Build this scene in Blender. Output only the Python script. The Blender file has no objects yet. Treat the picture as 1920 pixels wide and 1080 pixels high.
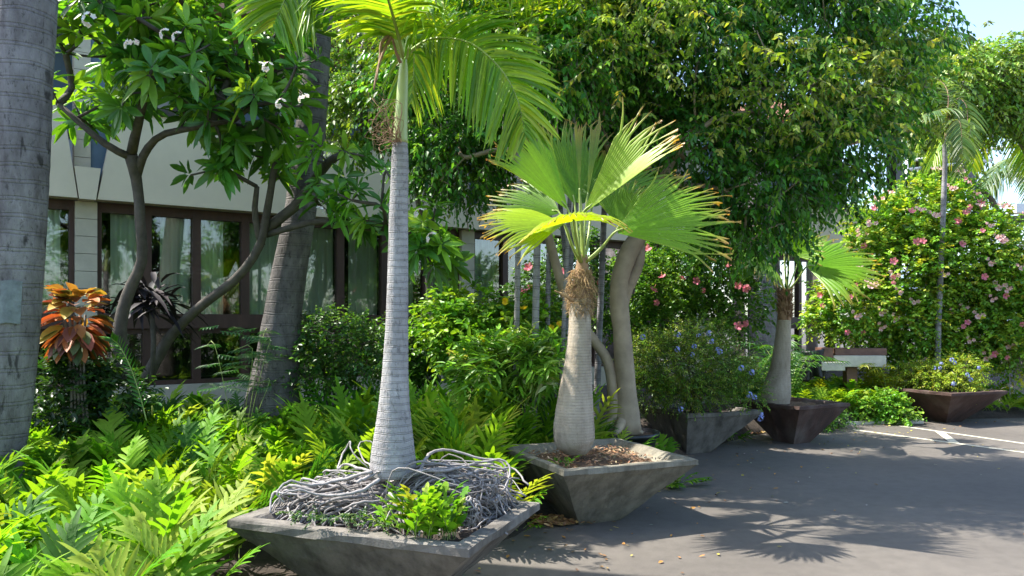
import bpy, math, random
import numpy as np
from mathutils import Vector
R_ = math.radians
random.seed(7)
rng = np.random.default_rng(7)
C = bpy.context.scene.collection
SC = bpy.context.scene
# ------------------------------------------------------------------ camera, sky, sun, exposure
F, CX, HZ, H = 1450.0, 960.0, 603.0, 1.55
cam_d = bpy.data.cameras.new("camera"); cam = bpy.data.objects.new("camera", cam_d); C.objects.link(cam)
cam.location = (0, 0, H); cam.rotation_euler = (R_(90), 0, 0)
cam_d.sensor_width = 36; cam_d.lens = 36 * F / 1920; cam_d.shift_y = (HZ - 540) / 1920
cam_d.clip_end = 8000; cam_d.clip_start = 0.05
SC.camera = cam
SUN_DIR = Vector((-0.95, 0.23, 0)).normalized(); ELEV = R_(56)
SV = Vector((SUN_DIR.x * math.cos(ELEV), SUN_DIR.y * math.cos(ELEV), math.sin(ELEV)))
W = bpy.data.worlds.new("World"); SC.world = W; W.use_nodes = True
nt = W.node_tree
bg = nt.nodes["Background"]; sky = nt.nodes.new("ShaderNodeTexSky")
sky.sky_type = 'NISHITA'; sky.sun_disc = False; sky.sun_elevation = ELEV
sky.sun_rotation = math.atan2(SUN_DIR.x, SUN_DIR.y); sky.air_density = 1.0; sky.dust_density = 1.5; sky.ozone_density = 1.5
nt.links.new(sky.outputs[0], bg.inputs[0]); bg.inputs[1].default_value = 0.15
sd = bpy.data.lights.new("sun", 'SUN'); sd.energy = 3.7; sd.angle = R_(0.53); sd.color = (1, 0.95, 0.86)
so = bpy.data.objects.new("sun", sd); C.objects.link(so); so.rotation_euler = SV.to_track_quat('Z', 'Y').to_euler(); so.location = (0, 0, 20)
SC.view_settings.view_transform = 'Standard'; SC.view_settings.look = 'None'
SC.view_settings.exposure = 1.68; SC.view_settings.gamma = 1
SC.render.engine = 'CYCLES'
SC.cycles.max_bounces = 7; SC.cycles.diffuse_bounces = 4; SC.cycles.transmission_bounces = 6; SC.cycles.transparent_max_bounces = 8
SC.cycles.glossy_bounces = 3; SC.cycles.caustics_reflective = False; SC.cycles.caustics_refractive = False
SC.cycles.sample_clamp_indirect = 6

# ------------------------------------------------------------------ helpers
def A(*v): return np.array(v, float)
def P(px, py, Y): return A((px - CX) / F * Y, Y, H + (HZ - py) / F * Y)
def G(px, py, z=0.0):
    Y = (H - z) * F / (py - HZ); return A((px - CX) / F * Y, Y, z)
def norm(v):
    v = np.asarray(v, float); n = np.linalg.norm(v, axis=-1, keepdims=True); return v / np.maximum(n, 1e-9)
def smooth(pts, n):
    pts = np.asarray(pts, float); m = len(pts)
    if m < 3: 
        t = np.linspace(0, 1, n)[:, None]; return pts[0] * (1 - t) + pts[-1] * t
    e = np.vstack([2 * pts[0] - pts[1], pts, 2 * pts[-1] - pts[-2]])
    out = []
    for u in np.linspace(0, m - 1 - 1e-6, n):
        i = int(u); f = u - i; a, b, c, d = e[i:i + 4]
        out.append(.5 * (2 * b + (c - a) * f + (2 * a - 5 * b + 4 * c - d) * f * f + (3 * b - a - 3 * c + d) * f ** 3))
    return np.array(out)

class Acc:
    """collects geometry for ONE mesh"""
    def __init__(s): s.v = []; s.q = []; s.t = []; s.c = []; s.n = 0
    def add(s, v, q=None, t=None, col=(1, 1, 1)):
        v = np.asarray(v, float).reshape(-1, 3)
        if q is not None and len(q): s.q.append(np.asarray(q, int).reshape(-1, 4) + s.n)
        if t is not None and len(t): s.t.append(np.asarray(t, int).reshape(-1, 3) + s.n)
        c = np.asarray(col, float)
        if c.ndim == 1: c = np.tile(c, (len(v), 1))
        s.v.append(v); s.c.append(c); s.n += len(v)
    def build(s, name, mat, parent=None, sm=True, loc=None):
        me = bpy.data.meshes.new(name)
        if s.v:
            v = np.vstack(s.v); c = np.vstack(s.c)
            if loc is not None: v = v - np.asarray(loc)
            q = np.vstack(s.q) if s.q else np.zeros((0, 4), int)
            t = np.vstack(s.t) if s.t else np.zeros((0, 3), int)
            me.vertices.add(len(v)); me.vertices.foreach_set("co", v.astype(np.float32).ravel())
            L = np.concatenate([q.ravel(), t.ravel()]).astype(np.int32)
            me.loops.add(len(L)); me.loops.foreach_set("vertex_index", L)
            ls = np.concatenate([np.arange(len(q)) * 4, len(q) * 4 + np.arange(len(t)) * 3]).astype(np.int32)
            me.polygons.add(len(ls)); me.polygons.foreach_set("loop_start", ls)
            me.update(calc_edges=True)
            me.polygons.foreach_set("use_smooth", np.full(len(ls), bool(sm)))
            ca = me.color_attributes.new("Col", 'FLOAT_COLOR', 'POINT')
            ca.data.foreach_set("color", np.hstack([c, np.ones((len(c), 1))]).astype(np.float32).ravel())
            me.update()
        if mat: me.materials.append(mat)
        o = bpy.data.objects.new(name, me); C.objects.link(o)
        if loc is not None: o.location = Vector(loc)
        if parent is not None:
            o.parent = parent
            if loc is None: o.location = Vector((0, 0, 0)) - parent.location if parent.parent is None else Vector((0, 0, 0))
            else: o.location = Vector(loc) - parent.location
        return o

def tag(o, label=None, cat=None, group=None, kind=None):
    if label: o['label'] = label
    if cat: o['category'] = cat
    if group: o['group'] = group
    if kind: o['kind'] = kind
    return o
def empty(name, loc, label, cat, group=None):
    o = bpy.data.objects.new(name, None); C.objects.link(o); o.location = Vector(loc); o.empty_display_size = .1
    return tag(o, label, cat, group)

def tube(acc, pts, rad, sides=8, n=None, cap=True, col=(1, 1, 1), rough=0.0):
    pts = np.asarray(pts, float)
    if n: 
        k = np.linspace(0, 1, len(pts)); pts2 = smooth(pts, n); rad = np.interp(np.linspace(0, 1, n), np.linspace(0, 1, len(np.atleast_1d(rad))), np.atleast_1d(rad)) if np.ndim(rad) else np.full(n, rad); pts = pts2
    else: rad = np.broadcast_to(rad, (len(pts),)).astype(float)
    m = len(pts); tg = norm(np.gradient(pts, axis=0))
    ref = A(0, 0, 1) if abs(tg[0][2]) < .9 else A(1, 0, 0)
    u = norm(np.cross(tg[0], ref)); U = []
    for i in range(m):
        u = u - tg[i] * np.dot(u, tg[i]); u = norm(u); U.append(u)
    U = np.array(U); V = np.cross(tg, U)
    a = np.linspace(0, 2 * np.pi, sides, endpoint=False)
    rr = rad[:, None] * np.ones(sides)
    if rough: rr = rr * (1 + rough * rng.normal(size=rr.shape))
    v = pts[:, None, :] + rr[..., None] * (np.cos(a)[None, :, None] * U[:, None, :] + np.sin(a)[None, :, None] * V[:, None, :])
    i, j = np.meshgrid(np.arange(m - 1), np.arange(sides), indexing='ij'); j2 = (j + 1) % sides
    q = np.stack([i * sides + j, i * sides + j2, (i + 1) * sides + j2, (i + 1) * sides + j], -1).reshape(-1, 4)
    v = v.reshape(-1, 3); t = []
    if cap:
        v = np.vstack([v, pts[0], pts[-1]]); b = m * sides
        for k in range(sides):
            t.append((b, (k + 1) % sides, k)); t.append((b + 1, (m - 1) * sides + k, (m - 1) * sides + (k + 1) % sides))
    acc.add(v, q, t, col)

def box(acc, c, s, ux=(1, 0, 0), uy=(0, 1, 0), uz=(0, 0, 1), col=(1, 1, 1)):
    c = A(*c); ux, uy, uz = [norm(A(*k)) for k in (ux, uy, uz)]
    v = [c + ux * s[0] / 2 * a + uy * s[1] / 2 * b + uz * s[2] / 2 * d for a in (-1, 1) for b in (-1, 1) for d in (-1, 1)]
    acc.add(v, [(0, 1, 3, 2), (4, 6, 7, 5), (0, 4, 5, 1), (2, 3, 7, 6), (0, 2, 6, 4), (1, 5, 7, 3)], None, col)

def tmpl(xs, ws, fold=.15, curl=0.0, wave=0.0):
    """leaf template: stations xs with half widths ws, centre rib lowered"""
    v = []; 
    for x, w in zip(xs, ws):
        wv = wave * math.sin(x * 17)
        v += [(x, -w, fold * w + wv + curl * x * x), (x, 0, -fold * w * .6 + curl * x * x), (x, w, fold * w - wv + curl * x * x)]
    q = []
    for i in range(len(xs) - 1):
        b = i * 3; q += [(b, b + 1, b + 4, b + 3), (b + 1, b + 2, b + 5, b + 4)]
    return np.array(v, float), np.array(q, int)
T_SMALL = (np.array([(0, 0, 0), (.42, .5, .1), (.4, 0, -.04), (.42, -.5, .1), (1, 0, -.08)], float), np.array([(0, 1, 4, 2), (0, 2, 4, 3)]))
T_OVAL = tmpl([0, .12, .38, .68, .88, 1], [.03, .22, .48, .46, .24, .0], .28)
T_LANCE = tmpl([0, .15, .4, .7, 1], [.06, .38, .5, .34, .0], .3)
T_STRAP = tmpl([0, .1, .35, .65, .88, 1], [.22, .46, .5, .4, .2, .0], .5)
T_LOBE = tmpl([0, .15, .5, .8, 1], [.75, .42, .52, .34, .03], .12, curl=-.6, wave=.03)
T_PETAL = tmpl([0, .35, .7, 1], [.1, .42, .55, .3], -.2, curl=.25)

def leaves(acc, T, pos, d, up, ln, wd, col, droop=0.0):
    """batch of leaves. d: direction, up: approx normal; col (n,3)"""
    tv, tq = T; n = len(pos); k = len(tv)
    if n == 0: return
    d = norm(d); s = norm(np.cross(up, d)); nn = np.cross(d, s)
    ln = np.broadcast_to(ln, (n,)); wd = np.broadcast_to(wd, (n,)); dr = np.broadcast_to(droop, (n,))
    v = pos[:, None, :] + d[:, None, :] * (tv[None, :, 0:1] * ln[:, None, None]) + s[:, None, :] * (tv[None, :, 1:2] * wd[:, None, None]) + nn[:, None, :] * (tv[None, :, 2:3] * wd[:, None, None])
    v[..., 2] -= (dr * ln)[:, None] * tv[None, :, 0] ** 2
    q = (tq[None] + (np.arange(n) * k)[:, None, None]).reshape(-1, 4)
    col = np.asarray(col, float)
    if col.ndim == 1: col = np.tile(col, (n, 1))
    acc.add(v.reshape(-1, 3), q, None, np.repeat(col, k, 0))

def rdir(n, zlo=-1, zhi=1):
    z = rng.uniform(zlo, zhi, n); a = rng.uniform(0, 2 * np.pi, n); r = np.sqrt(np.maximum(0, 1 - z * z))
    return np.stack([r * np.cos(a), r * np.sin(a), z], -1)
def pal(n, cols, jit=.18, w=None):
    cols = np.array(cols, float); i = rng.choice(len(cols), n, p=None if w is None else np.array(w) / np.sum(w))
    c = cols[i] * (1 + jit * rng.normal(size=(n, 1))) * (1 + .06 * rng.normal(size=(n, 3))); return np.clip(c, .004, .95)

# ------------------------------------------------------------------ materials
def new_mat(name):
    m = bpy.data.materials.new(name); m.use_nodes = True; t = m.node_tree; b = t.nodes["Principled BSDF"]; return m, t, b
def N(t, typ, **k):
    n = t.nodes.new(typ)
    for a, b in k.items(): setattr(n, a, b)
    return n
def noise(t, scale, detail=5, rough=.6, vec=None, dist=0):
    n = N(t, "ShaderNodeTexNoise"); n.inputs['Scale'].default_value = scale; n.inputs['Detail'].default_value = detail
    n.inputs['Roughness'].default_value = rough; n.inputs['Distortion'].default_value = dist
    if vec is not None: t.links.new(vec, n.inputs['Vector'])
    return n
def ramp(t, fac, stops):
    r = N(t, "ShaderNodeValToRGB"); e = r.color_ramp.elements
    while len(e) < len(stops): e.new(.5)
    for x, (p, c) in zip(e, stops): x.position = p; x.color = (*c, 1)
    t.links.new(fac, r.inputs[0]); return r
def mixc(t, fac, a, b, mode='MIX'):
    m = N(t, "ShaderNodeMix", data_type='RGBA', blend_type=mode)
    for s, v in ((0, fac), (6, a), (7, b)):
        if isinstance(v, (int, float)): m.inputs[s].default_value = v
        elif isinstance(v, tuple): m.inputs[s].default_value = (*v, 1)
        else: t.links.new(v, m.inputs[s])
    return m.outputs[2]
def coords(t, scale=(1, 1, 1)):
    c = N(t, "ShaderNodeTexCoord"); m = N(t, "ShaderNodeMapping"); m.inputs['Scale'].default_value = scale
    t.links.new(c.outputs['Object'], m.inputs[0]); return m.outputs[0]
def bump(t, b, h, st=.3, dist=.01):
    n = N(t, "ShaderNodeBump"); n.inputs['Strength'].default_value = st; n.inputs['Distance'].default_value = dist
    t.links.new(h, n.inputs['Height']); t.links.new(n.outputs[0], b.inputs['Normal'])

def leaf_mat(name, trans=.4, rough=.42, tint=(1.5, 1.35, .45), spec=.5):
    m, t, b = new_mat(name)
    a = N(t, "ShaderNodeAttribute", attribute_name="Col")
    ns = noise(t, 35, 3, .6, coords(t))
    v = N(t, "ShaderNodeMapRange"); v.inputs[3].default_value = .78; v.inputs[4].default_value = 1.22; t.links.new(ns.outputs[0], v.inputs[0])
    col = N(t, "ShaderNodeVectorMath", operation='SCALE'); t.links.new(a.outputs[0], col.inputs[0]); t.links.new(v.outputs[0], col.inputs['Scale'])
    t.links.new(col.outputs[0], b.inputs['Base Color']); b.inputs['Roughness'].default_value = rough; b.inputs['Specular IOR Level'].default_value = spec
    tr = N(t, "ShaderNodeBsdfTranslucent"); mc = mixc(t, 1.0, col.outputs[0], tint, 'MULTIPLY'); t.links.new(mc, tr.inputs[0])
    mx = N(t, "ShaderNodeMixShader"); mx.inputs[0].default_value = trans
    t.links.new(b.outputs[0], mx.inputs[1]); t.links.new(tr.outputs[0], mx.inputs[2]); t.links.new(mx.outputs[0], t.nodes["Material Output"].inputs[0])
    return m
def plain(name, col, rough=.6, var=.25, scale=12, bmp=.0, metal=0, use_attr=False, vscale=(1, 1, 1)):
    m, t, b = new_mat(name); cd = coords(t, vscale); ns = noise(t, scale, 6, .62, cd)
    lo = tuple(c * (1 - var) for c in col); hi = tuple(min(.95, c * (1 + var)) for c in col)
    r = ramp(t, ns.outputs[0], [(.3, lo), (.7, hi)]); out = r.outputs[0]
    if use_attr:
        a = N(t, "ShaderNodeAttribute", attribute_name="Col"); out = mixc(t, 1.0, out, a.outputs[0], 'MULTIPLY')
    t.links.new(out, b.inputs['Base Color']); b.inputs['Roughness'].default_value = rough; b.inputs['Metallic'].default_value = metal
    if bmp: 
        n2 = noise(t, scale * 4, 8, .7, cd); bump(t, b, n2.outputs[0], bmp, .01)
    return m
M = {}
M['leaf_ficus'] = leaf_mat("ficus_leaf", .38, .40, spec=.4)
M['leaf_plum'] = leaf_mat("plumeria_leaf", .34, .38)
M['leaf_fern'] = leaf_mat("fern_leaf", .46, .55, (1.45, 1.3, .45), .18)
M['leaf_palm'] = leaf_mat("palm_leaf", .45, .36, (1.5, 1.3, .4))
M['leaf_fan'] = leaf_mat("fan_leaf", .46, .40, (1.55, 1.3, .35))
M['leaf_bush'] = leaf_mat("bush_leaf", .35, .40)
M['petal'] = leaf_mat("petal", .35, .6, (1.1, 1, 1), .2)
M['croton'] = leaf_mat("croton_leaf", .22, .5, (1.3, 1, .7))
M['bark'] = plain("grey_brown_bark", (.17, .145, .12), .85, .4, 10, .6, vscale=(1, 1, .35))
M['bark_dark'] = plain("dark_bark", (.075, .065, .052), .85, .4, 14, .6)
M['bark_ficus'] = plain("smooth_tan_bark", (.36, .28, .19), .75, .25, 6, .35)
M['stem_green'] = plain("green_stem", (.30, .38, .10), .45, .2, 9, .05)
M['crownshaft'] = plain("crownshaft_green", (.42, .50, .20), .35, .16, 5, .05, vscale=(1, 1, .2))
M['brown_sheath'] = plain("dry_brown_sheath", (.28, .17, .10), .8, .35, 20, .3)
M['fibre'] = plain("palm_fibre", (.42, .29, .16), .9, .45, 30, .2, use_attr=True)
M['root'] = plain("grey_root", (.29, .275, .27), .8, .3, 40, .4, use_attr=True)
M['soil'] = plain("garden_soil", (.045, .033, .025), .95, .5, 25, .8)
M['mulch'] = plain("mulch_soil", (.16, .095, .055), .95, .6, 60, .9)
M['wood'] = plain("brown_painted_wood", (.06, .028, .018), .55, .3, 8, .15, vscale=(1, 1, .15))
M['stand_wood'] = plain('reddish_brown_stand_wood', (.17, .085, .06), .6, .3, 8, .2)
M['dark_wood'] = plain("dark_painted_wood", (.035, .024, .021), .5, .25, 8, .1)
M['beige'] = plain("beige_render", (.64, .56, .42), .85, .07, 1.6, .12)
M['cream'] = plain("cream_block", (.50, .45, .35), .85, .1, 5, .25)
M['upper'] = plain("upper_wall_render", (.42, .42, .41), .85, .1, 3, .1)
M['blue'] = plain("blue_grey_paint", (.08, .13, .19), .5, .15, 3)
M['dark'] = plain("room_shade_black", (.012, .012, .012), .9, .3, 3)
M['roof'] = plain("salmon_roof", (.42, .22, .16), .8, .2, 4, .3)
M['slab'] = plain("pale_stone_slab", (.56, .52, .45), .8, .15, 10, .3)
M['black'] = plain("black_plastic", (.012, .014, .016), .38, .3, 6, .05)
M['bag'] = plain("black_sheet", (.008, .008, .01), .45, .3, 12, .3)
M['line'] = plain("worn_cream_paint", (.52, .49, .38), .8, .3, 25, .3)
M['white'] = plain("white_paint", (.75, .75, .74), .5, .06, 3)
M['metal'] = plain("pale_metal", (.55, .55, .54), .35, .1, 5, 0, metal=.7)

def concrete(name, base, stain, rust=None):
    m, t, b = new_mat(name); cd = coords(t); st = coords(t, (8, 8, .8))
    n1 = noise(t, 4.2, 9, .68, cd, .3); n2 = noise(t, 1.0, 6, .65, st); n3 = noise(t, 45, 6, .75, cd)
    r1 = ramp(t, n1.outputs[0], [(.33, tuple(c * .74 for c in base)), (.5, base), (.72, tuple(min(.9, c * 1.2) for c in base))])
    r2 = ramp(t, n2.outputs[0], [(.38, (0, 0, 0)), (.68, (1, 1, 1))])
    g = N(t, "ShaderNodeSeparateXYZ"); c2 = N(t, "ShaderNodeTexCoord"); t.links.new(c2.outputs['Object'], g.inputs[0])
    c = mixc(t, r2.outputs[0], r1.outputs[0], stain)
    mm = N(t, "ShaderNodeMix", data_type='FLOAT'); 
    c = mixc(t, .8, r1.outputs[0], c)
    if rust:
        n4 = noise(t, 2.1, 4, .5, cd); r4 = ramp(t, n4.outputs[0], [(.50, (0, 0, 0)), (.68, (1, 1, 1))]); c = mixc(t, r4.outputs[0], c, rust)
    sp = ramp(t, n3.outputs[0], [(.28, (.45, .45, .45)), (.42, (1, 1, 1))]); c = mixc(t, .8, c, sp.outputs[0], 'MULTIPLY')
    t.links.new(c, b.inputs['Base Color']); b.inputs['Roughness'].default_value = .88
    ad = N(t, "ShaderNodeMath", operation='ADD'); t.links.new(n1.outputs[0], ad.inputs[0]); t.links.new(n3.outputs[0], ad.inputs[1])
    bump(t, b, ad.outputs[0], .5, .012); return m
M['conc'] = concrete("weathered_concrete", (.21, .19, .165), (.045, .04, .034))
M['conc_tan'] = concrete("weathered_concrete_mossy", (.26, .235, .18), (.075, .068, .05))
M['conc_red'] = concrete("concrete_old_brown_paint", (.085, .045, .036), (.04, .025, .02), (.13, .10, .085))

def trunk_mat(name, base, dark, rings, ringst=.5, spots=.5, gash=.35):
    m, t, b = new_mat(name); cd = coords(t)
    w = N(t, "ShaderNodeTexWave", wave_type='BANDS', bands_direction='Z'); w.inputs['Scale'].default_value = rings; w.inputs['Distortion'].default_value = 1.3
    w.inputs['Detail'].default_value = 1.5; w.inputs['Detail Scale'].default_value = 1.3; t.links.new(cd, w.inputs[0])
    rw = ramp(t, w.outputs['Fac'], [(.0, (1, 1, 1)), (.12, (.45, .45, .45)), (.25, (1, 1, 1))])
    n1 = noise(t, 7, 6, .65, coords(t, (1, 1, .4))); c = ramp(t, n1.outputs[0], [(.3, dark), (.62, base), (.8, tuple(min(.9, k * 1.25) for k in base))])
    c = mixc(t, ringst, c.outputs[0], rw.outputs[0], 'MULTIPLY')
    n2 = noise(t, 38, 5, .75, coords(t, (1, 1, .55))); s = ramp(t, n2.outputs[0], [(.33, (.25, .24, .23)), (.45, (1, 1, 1))]); c = mixc(t, spots, c, s.outputs[0], 'MULTIPLY')
    n5 = noise(t, 6, 3, .5, coords(t, (1.6, 1.6, .55)), .8); s5 = ramp(t, n5.outputs[0], [(.30, (.30, .29, .28)), (.37, (1, 1, 1)), (.66, (1, 1, 1)), (.74, (1.5, 1.5, 1.5))]); c = mixc(t, gash, c, s5.outputs[0], 'MULTIPLY')
    n3 = noise(t, 22, 4, .6, coords(t, (5, 5, .35)))
    t.links.new(c, b.inputs['Base Color']); b.inputs['Roughness'].default_value = .85
    ad = N(t, "ShaderNodeMath", operation='ADD'); t.links.new(rw.outputs[0], ad.inputs[0]); t.links.new(n3.outputs[0], ad.inputs[1])
    ad2 = N(t, "ShaderNodeMath", operation='ADD'); t.links.new(ad.outputs[0], ad2.inputs[0]); t.links.new(n2.outputs[0], ad2.inputs[1])
    bump(t, b, ad2.outputs[0], .65, .012); return m
M['tr_king'] = trunk_mat("ringed_grey_trunk", (.40, .385, .38), (.21, .195, .195), 8, .55, .7, .7)
M['tr_fan'] = trunk_mat("pale_tan_trunk", (.50, .42, .33), (.33, .27, .20), 14, .30, .25)
M['tr_coco'] = trunk_mat("coconut_trunk", (.25, .23, .235), (.085, .07, .072), 2.6, .45, .8, 1.0)
M['tr_coco2'] = trunk_mat('old_coconut_trunk', (.16, .145, .135), (.055, .048, .043), 2.9, .4, .9, 1.0)
M['tr_thin'] = trunk_mat("slim_grey_stem", (.34, .33, .34), (.16, .15, .15), 3.2, .8, .3)

# asphalt
m, t, b = new_mat("asphalt"); cd = coords(t)
n1 = noise(t, .5, 5, .55, cd); n2 = noise(t, 160, 3, .8, cd); n3 = noise(t, 9, 6, .6, cd)
c = ramp(t, n1.outputs[0], [(.3, (.100, .087, .074)), (.7, (.152, .134, .114))])
sp = ramp(t, n2.outputs[0], [(.30, (.55, .55, .55)), (.52, (1, 1, 1)), (.68, (1.0, 1.0, 1.0)), (.76, (1, 1, 1))])
n4 = noise(t, 70, 2, .9, cd); sp2 = ramp(t, n4.outputs[0], [(.70, (0, 0, 0)), (.74, (1, 1, 1))])
c1 = mixc(t, .8, c.outputs[0], sp.outputs[0], 'MULTIPLY'); c1 = mixc(t, sp2.outputs[0], c1, (.26, .25, .23))
s3 = ramp(t, n3.outputs[0], [(.35, (.8, .8, .8)), (.6, (1.1, 1.1, 1.1))]); c1 = mixc(t, .6, c1, s3.outputs[0], 'MULTIPLY')
t.links.new(c1, b.inputs['Base Color']); b.inputs['Roughness'].default_value = .75; bump(t, b, n2.outputs[0], .45, .006); M['asphalt'] = m
# curtain
m, t, b = new_mat("pale_green_curtain"); b.inputs['Base Color'].default_value = (.66, .76, .64, 1); b.inputs['Roughness'].default_value = .9; M['curtain'] = m
m, t, b = new_mat("pale_blue_curtain"); b.inputs['Base Color'].default_value = (.52, .58, .60, 1); b.inputs['Roughness'].default_value = .9; M['curtain2'] = m
# window glass : real reflecting + see-through
m, t, b = new_mat("window_glass"); t.nodes.remove(b); o = t.nodes["Material Output"]
fr = N(t, "ShaderNodeFresnel"); fr.inputs[0].default_value = 1.6; tr = N(t, "ShaderNodeBsdfTransparent"); tr.inputs[0].default_value = (.92, .95, .93, 1)
gl = N(t, "ShaderNodeBsdfGlossy"); gl.inputs['Roughness'].default_value = .02; mx = N(t, "ShaderNodeMixShader")
ad = N(t, "ShaderNodeMath", operation='MULTIPLY_ADD'); ad.inputs[1].default_value = .9; ad.inputs[2].default_value = .03; t.links.new(fr.outputs[0], ad.inputs[0])
t.links.new(ad.outputs[0], mx.inputs[0]); t.links.new(tr.outputs[0], mx.inputs[1]); t.links.new(gl.outputs[0], mx.inputs[2]); t.links.new(mx.outputs[0], o.inputs[0]); M['glass'] = m

# ------------------------------------------------------------------ wall coordinate frame
WQ = A(-4.455, 9.5, 0); WD = A(.829, .559, 0) / np.hypot(.829, .559); WN = A(WD[1], -WD[0], 0)
def WP(t_, n_, z_): return WQ + WD * t_ + WN * n_ + A(0, 0, z_)
def t_of(px):
    k = (px - CX) / F; return (k * WQ[1] - WQ[0]) / (WD[0] - k * WD[1])
def wdist(x, y): return (np.asarray(x) - WQ[0]) * WN[0] + (np.asarray(y) - WQ[1]) * WN[1]
def bed_z(x, y): return .02 + .42 * (1 - np.clip((wdist(x, y) - .4) / 4.6, 0, 1))

# ------------------------------------------------------------------ ground
a = Acc(); a.add([(-3000, -3000, 0), (3000, -3000, 0), (3000, 3000, 0), (-3000, 3000, 0)], [(0, 1, 2, 3)])
tag(a.build("asphalt_ground", M['asphalt']), kind='structure')
EDGE = np.array([(-3.2, .2), (-1.7, 2.4), (-1.05, 3.7), (-.35, 4.9), (.25, 5.9), (1.0, 7.3), (2.0, 8.9), (2.95, 10.15), (3.9, 10.95), (5.0, 11.6), (6.3, 12.1), (8, 12.4), (12, 12.8), (22, 14), (40, 15)], float)
E = smooth(EDGE, 120)
a = Acc(); rows = []
for i, e in enumerate(E):
    far = WQ[:2] + WD[:2] * (np.dot(e - WQ[:2], WD[:2]) + 0) + WN[:2] * (-.6)
    if i == 0: far = WQ[:2] + WD[:2] * -9 + WN[:2] * -.6
    e2 = e + rng.normal(size=2) * .02
    rows.append([(1 - s) * e2 + s * far for s in np.linspace(0, 1, 26) ** 1.0])
rows = np.array(rows); zz = bed_z(rows[..., 0], rows[..., 1]) + .02 * rng.normal(size=rows.shape[:2]); zz[:, 0] = -.01; zz[:, 1] = np.maximum(zz[:, 1], .03)
vv = np.dstack([rows, zz]); ni, nj = vv.shape[:2]
i, j = np.meshgrid(np.arange(ni - 1), np.arange(nj - 1), indexing='ij')
a.add(vv.reshape(-1, 3), np.stack([i * nj + j, (i + 1) * nj + j, (i + 1) * nj + j + 1, i * nj + j + 1], -1).reshape(-1, 4))
tag(a.build("garden_bed_ground", M['soil']), kind='structure')
def strip(acc, p0, p1, w, z=.004):
    p0 = A(*p0[:2], z); p1 = A(*p1[:2], z); d = norm(p1 - p0); s = A(-d[1], d[0], 0) * w / 2
    acc.add([p0 - s, p1 - s, p1 + s, p0 + s], [(0, 1, 2, 3)])
for nm, q0, q1, w in (("parking_line", (1600, 806), (1990, 858), .085), ("parking_line", (1688, 799), (1990, 842), .085), ("parking_line", (1760, 809), (1790, 831), .11)):
    a = Acc(); strip(a, G(*q0), G(*q1), w, .004 if w < .1 else .006); tag(a.build(nm, M['line'], sm=False), kind='structure')
a = Acc(); box(a, G(1640, 791) * A(1, 1, 0) + A(0, 0, .02), (1.25, .55, .045), (1, .12, 0), (-.12, 1, 0)); 
tag(a.build("concrete_path", M['slab'], sm=False), kind='structure')
# hills beyond
a = Acc(); hv = []; xs = np.linspace(-400, 4200, 60)
for x in xs: hv += [(x, 3000, -5), (x, 3000 + 300, 120 + 150 * math.exp(-((x - 2050) / 620) ** 2) + 18 * math.sin(x / 130) + 9 * math.sin(x / 47)), (x, 4200, -5)]
q = []
for k in range(59): q += [(k * 3, k * 3 + 3, k * 3 + 4, k * 3 + 1), (k * 3 + 1, k * 3 + 4, k * 3 + 5, k * 3 + 2)]
a.add(hv, q); tag(a.build("hills", plain("far_hill_haze_blue", (.16, .22, .30), .95, .12, .004)), kind='structure')  # distance haze is put into the blue-grey base colour

# ------------------------------------------------------------------ building
bld = empty("hotel_building", WQ, "beige two storey hotel wing with curtained windows and brown frames behind the plants", "building")
def wbox(acc, t0, t1, n0, n1, z0, z1):
    box(acc, WP((t0 + t1) / 2, (n0 + n1) / 2, (z0 + z1) / 2), (t1 - t0, n1 - n0, z1 - z0), WD, WN)
Zp, Zb0, Zb1, Zh, Zf, Zt = .765, 1.465, 1.648, 2.86, 2.975, 4.04
TL, TR = t_of(-500) , 16.9
piers = [t_of(161), t_of(875), t_of(1395)]
piers[2] = piers[1] * 2 - piers[0] if piers[1] * 2 - piers[0] < TR else piers[2]
ends = [TL - 3] + piers + [TR]
def slanted(acc, t0, t1, l0, l1, z0, z1, n0, n1, l0b=0, l1b=0):
    v = []
    for n_ in (n0, n1): v += [WP(t0 + l0b, n_, z0), WP(t1 - l1b, n_, z0), WP(t1 - l1, n_, z1), WP(t0 + l0, n_, z1)]
    acc.add(v, [(3, 2, 1, 0), (4, 5, 6, 7), (0, 1, 5, 4), (2, 3, 7, 6), (1, 2, 6, 5), (3, 0, 4, 7)])
for k in range(4):
    a = Acc(); l0 = .30 if k else 0; l1 = .25 if k < 3 else 0
    slanted(a, ends[k], ends[k + 1], l0, l1, Zf, Zt, .02, .20, .10 if k else 0, .10 if k < 3 else 0)
    o = a.build("fascia_wall", M['beige'], bld, sm=False)
    a = Acc(); wbox(a, ends[k] + l0, ends[k + 1] - l1, -.02, .24, Zt + .003, Zt + .09); a.build("coping", M['dark_wood'], bld, sm=False)
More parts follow.
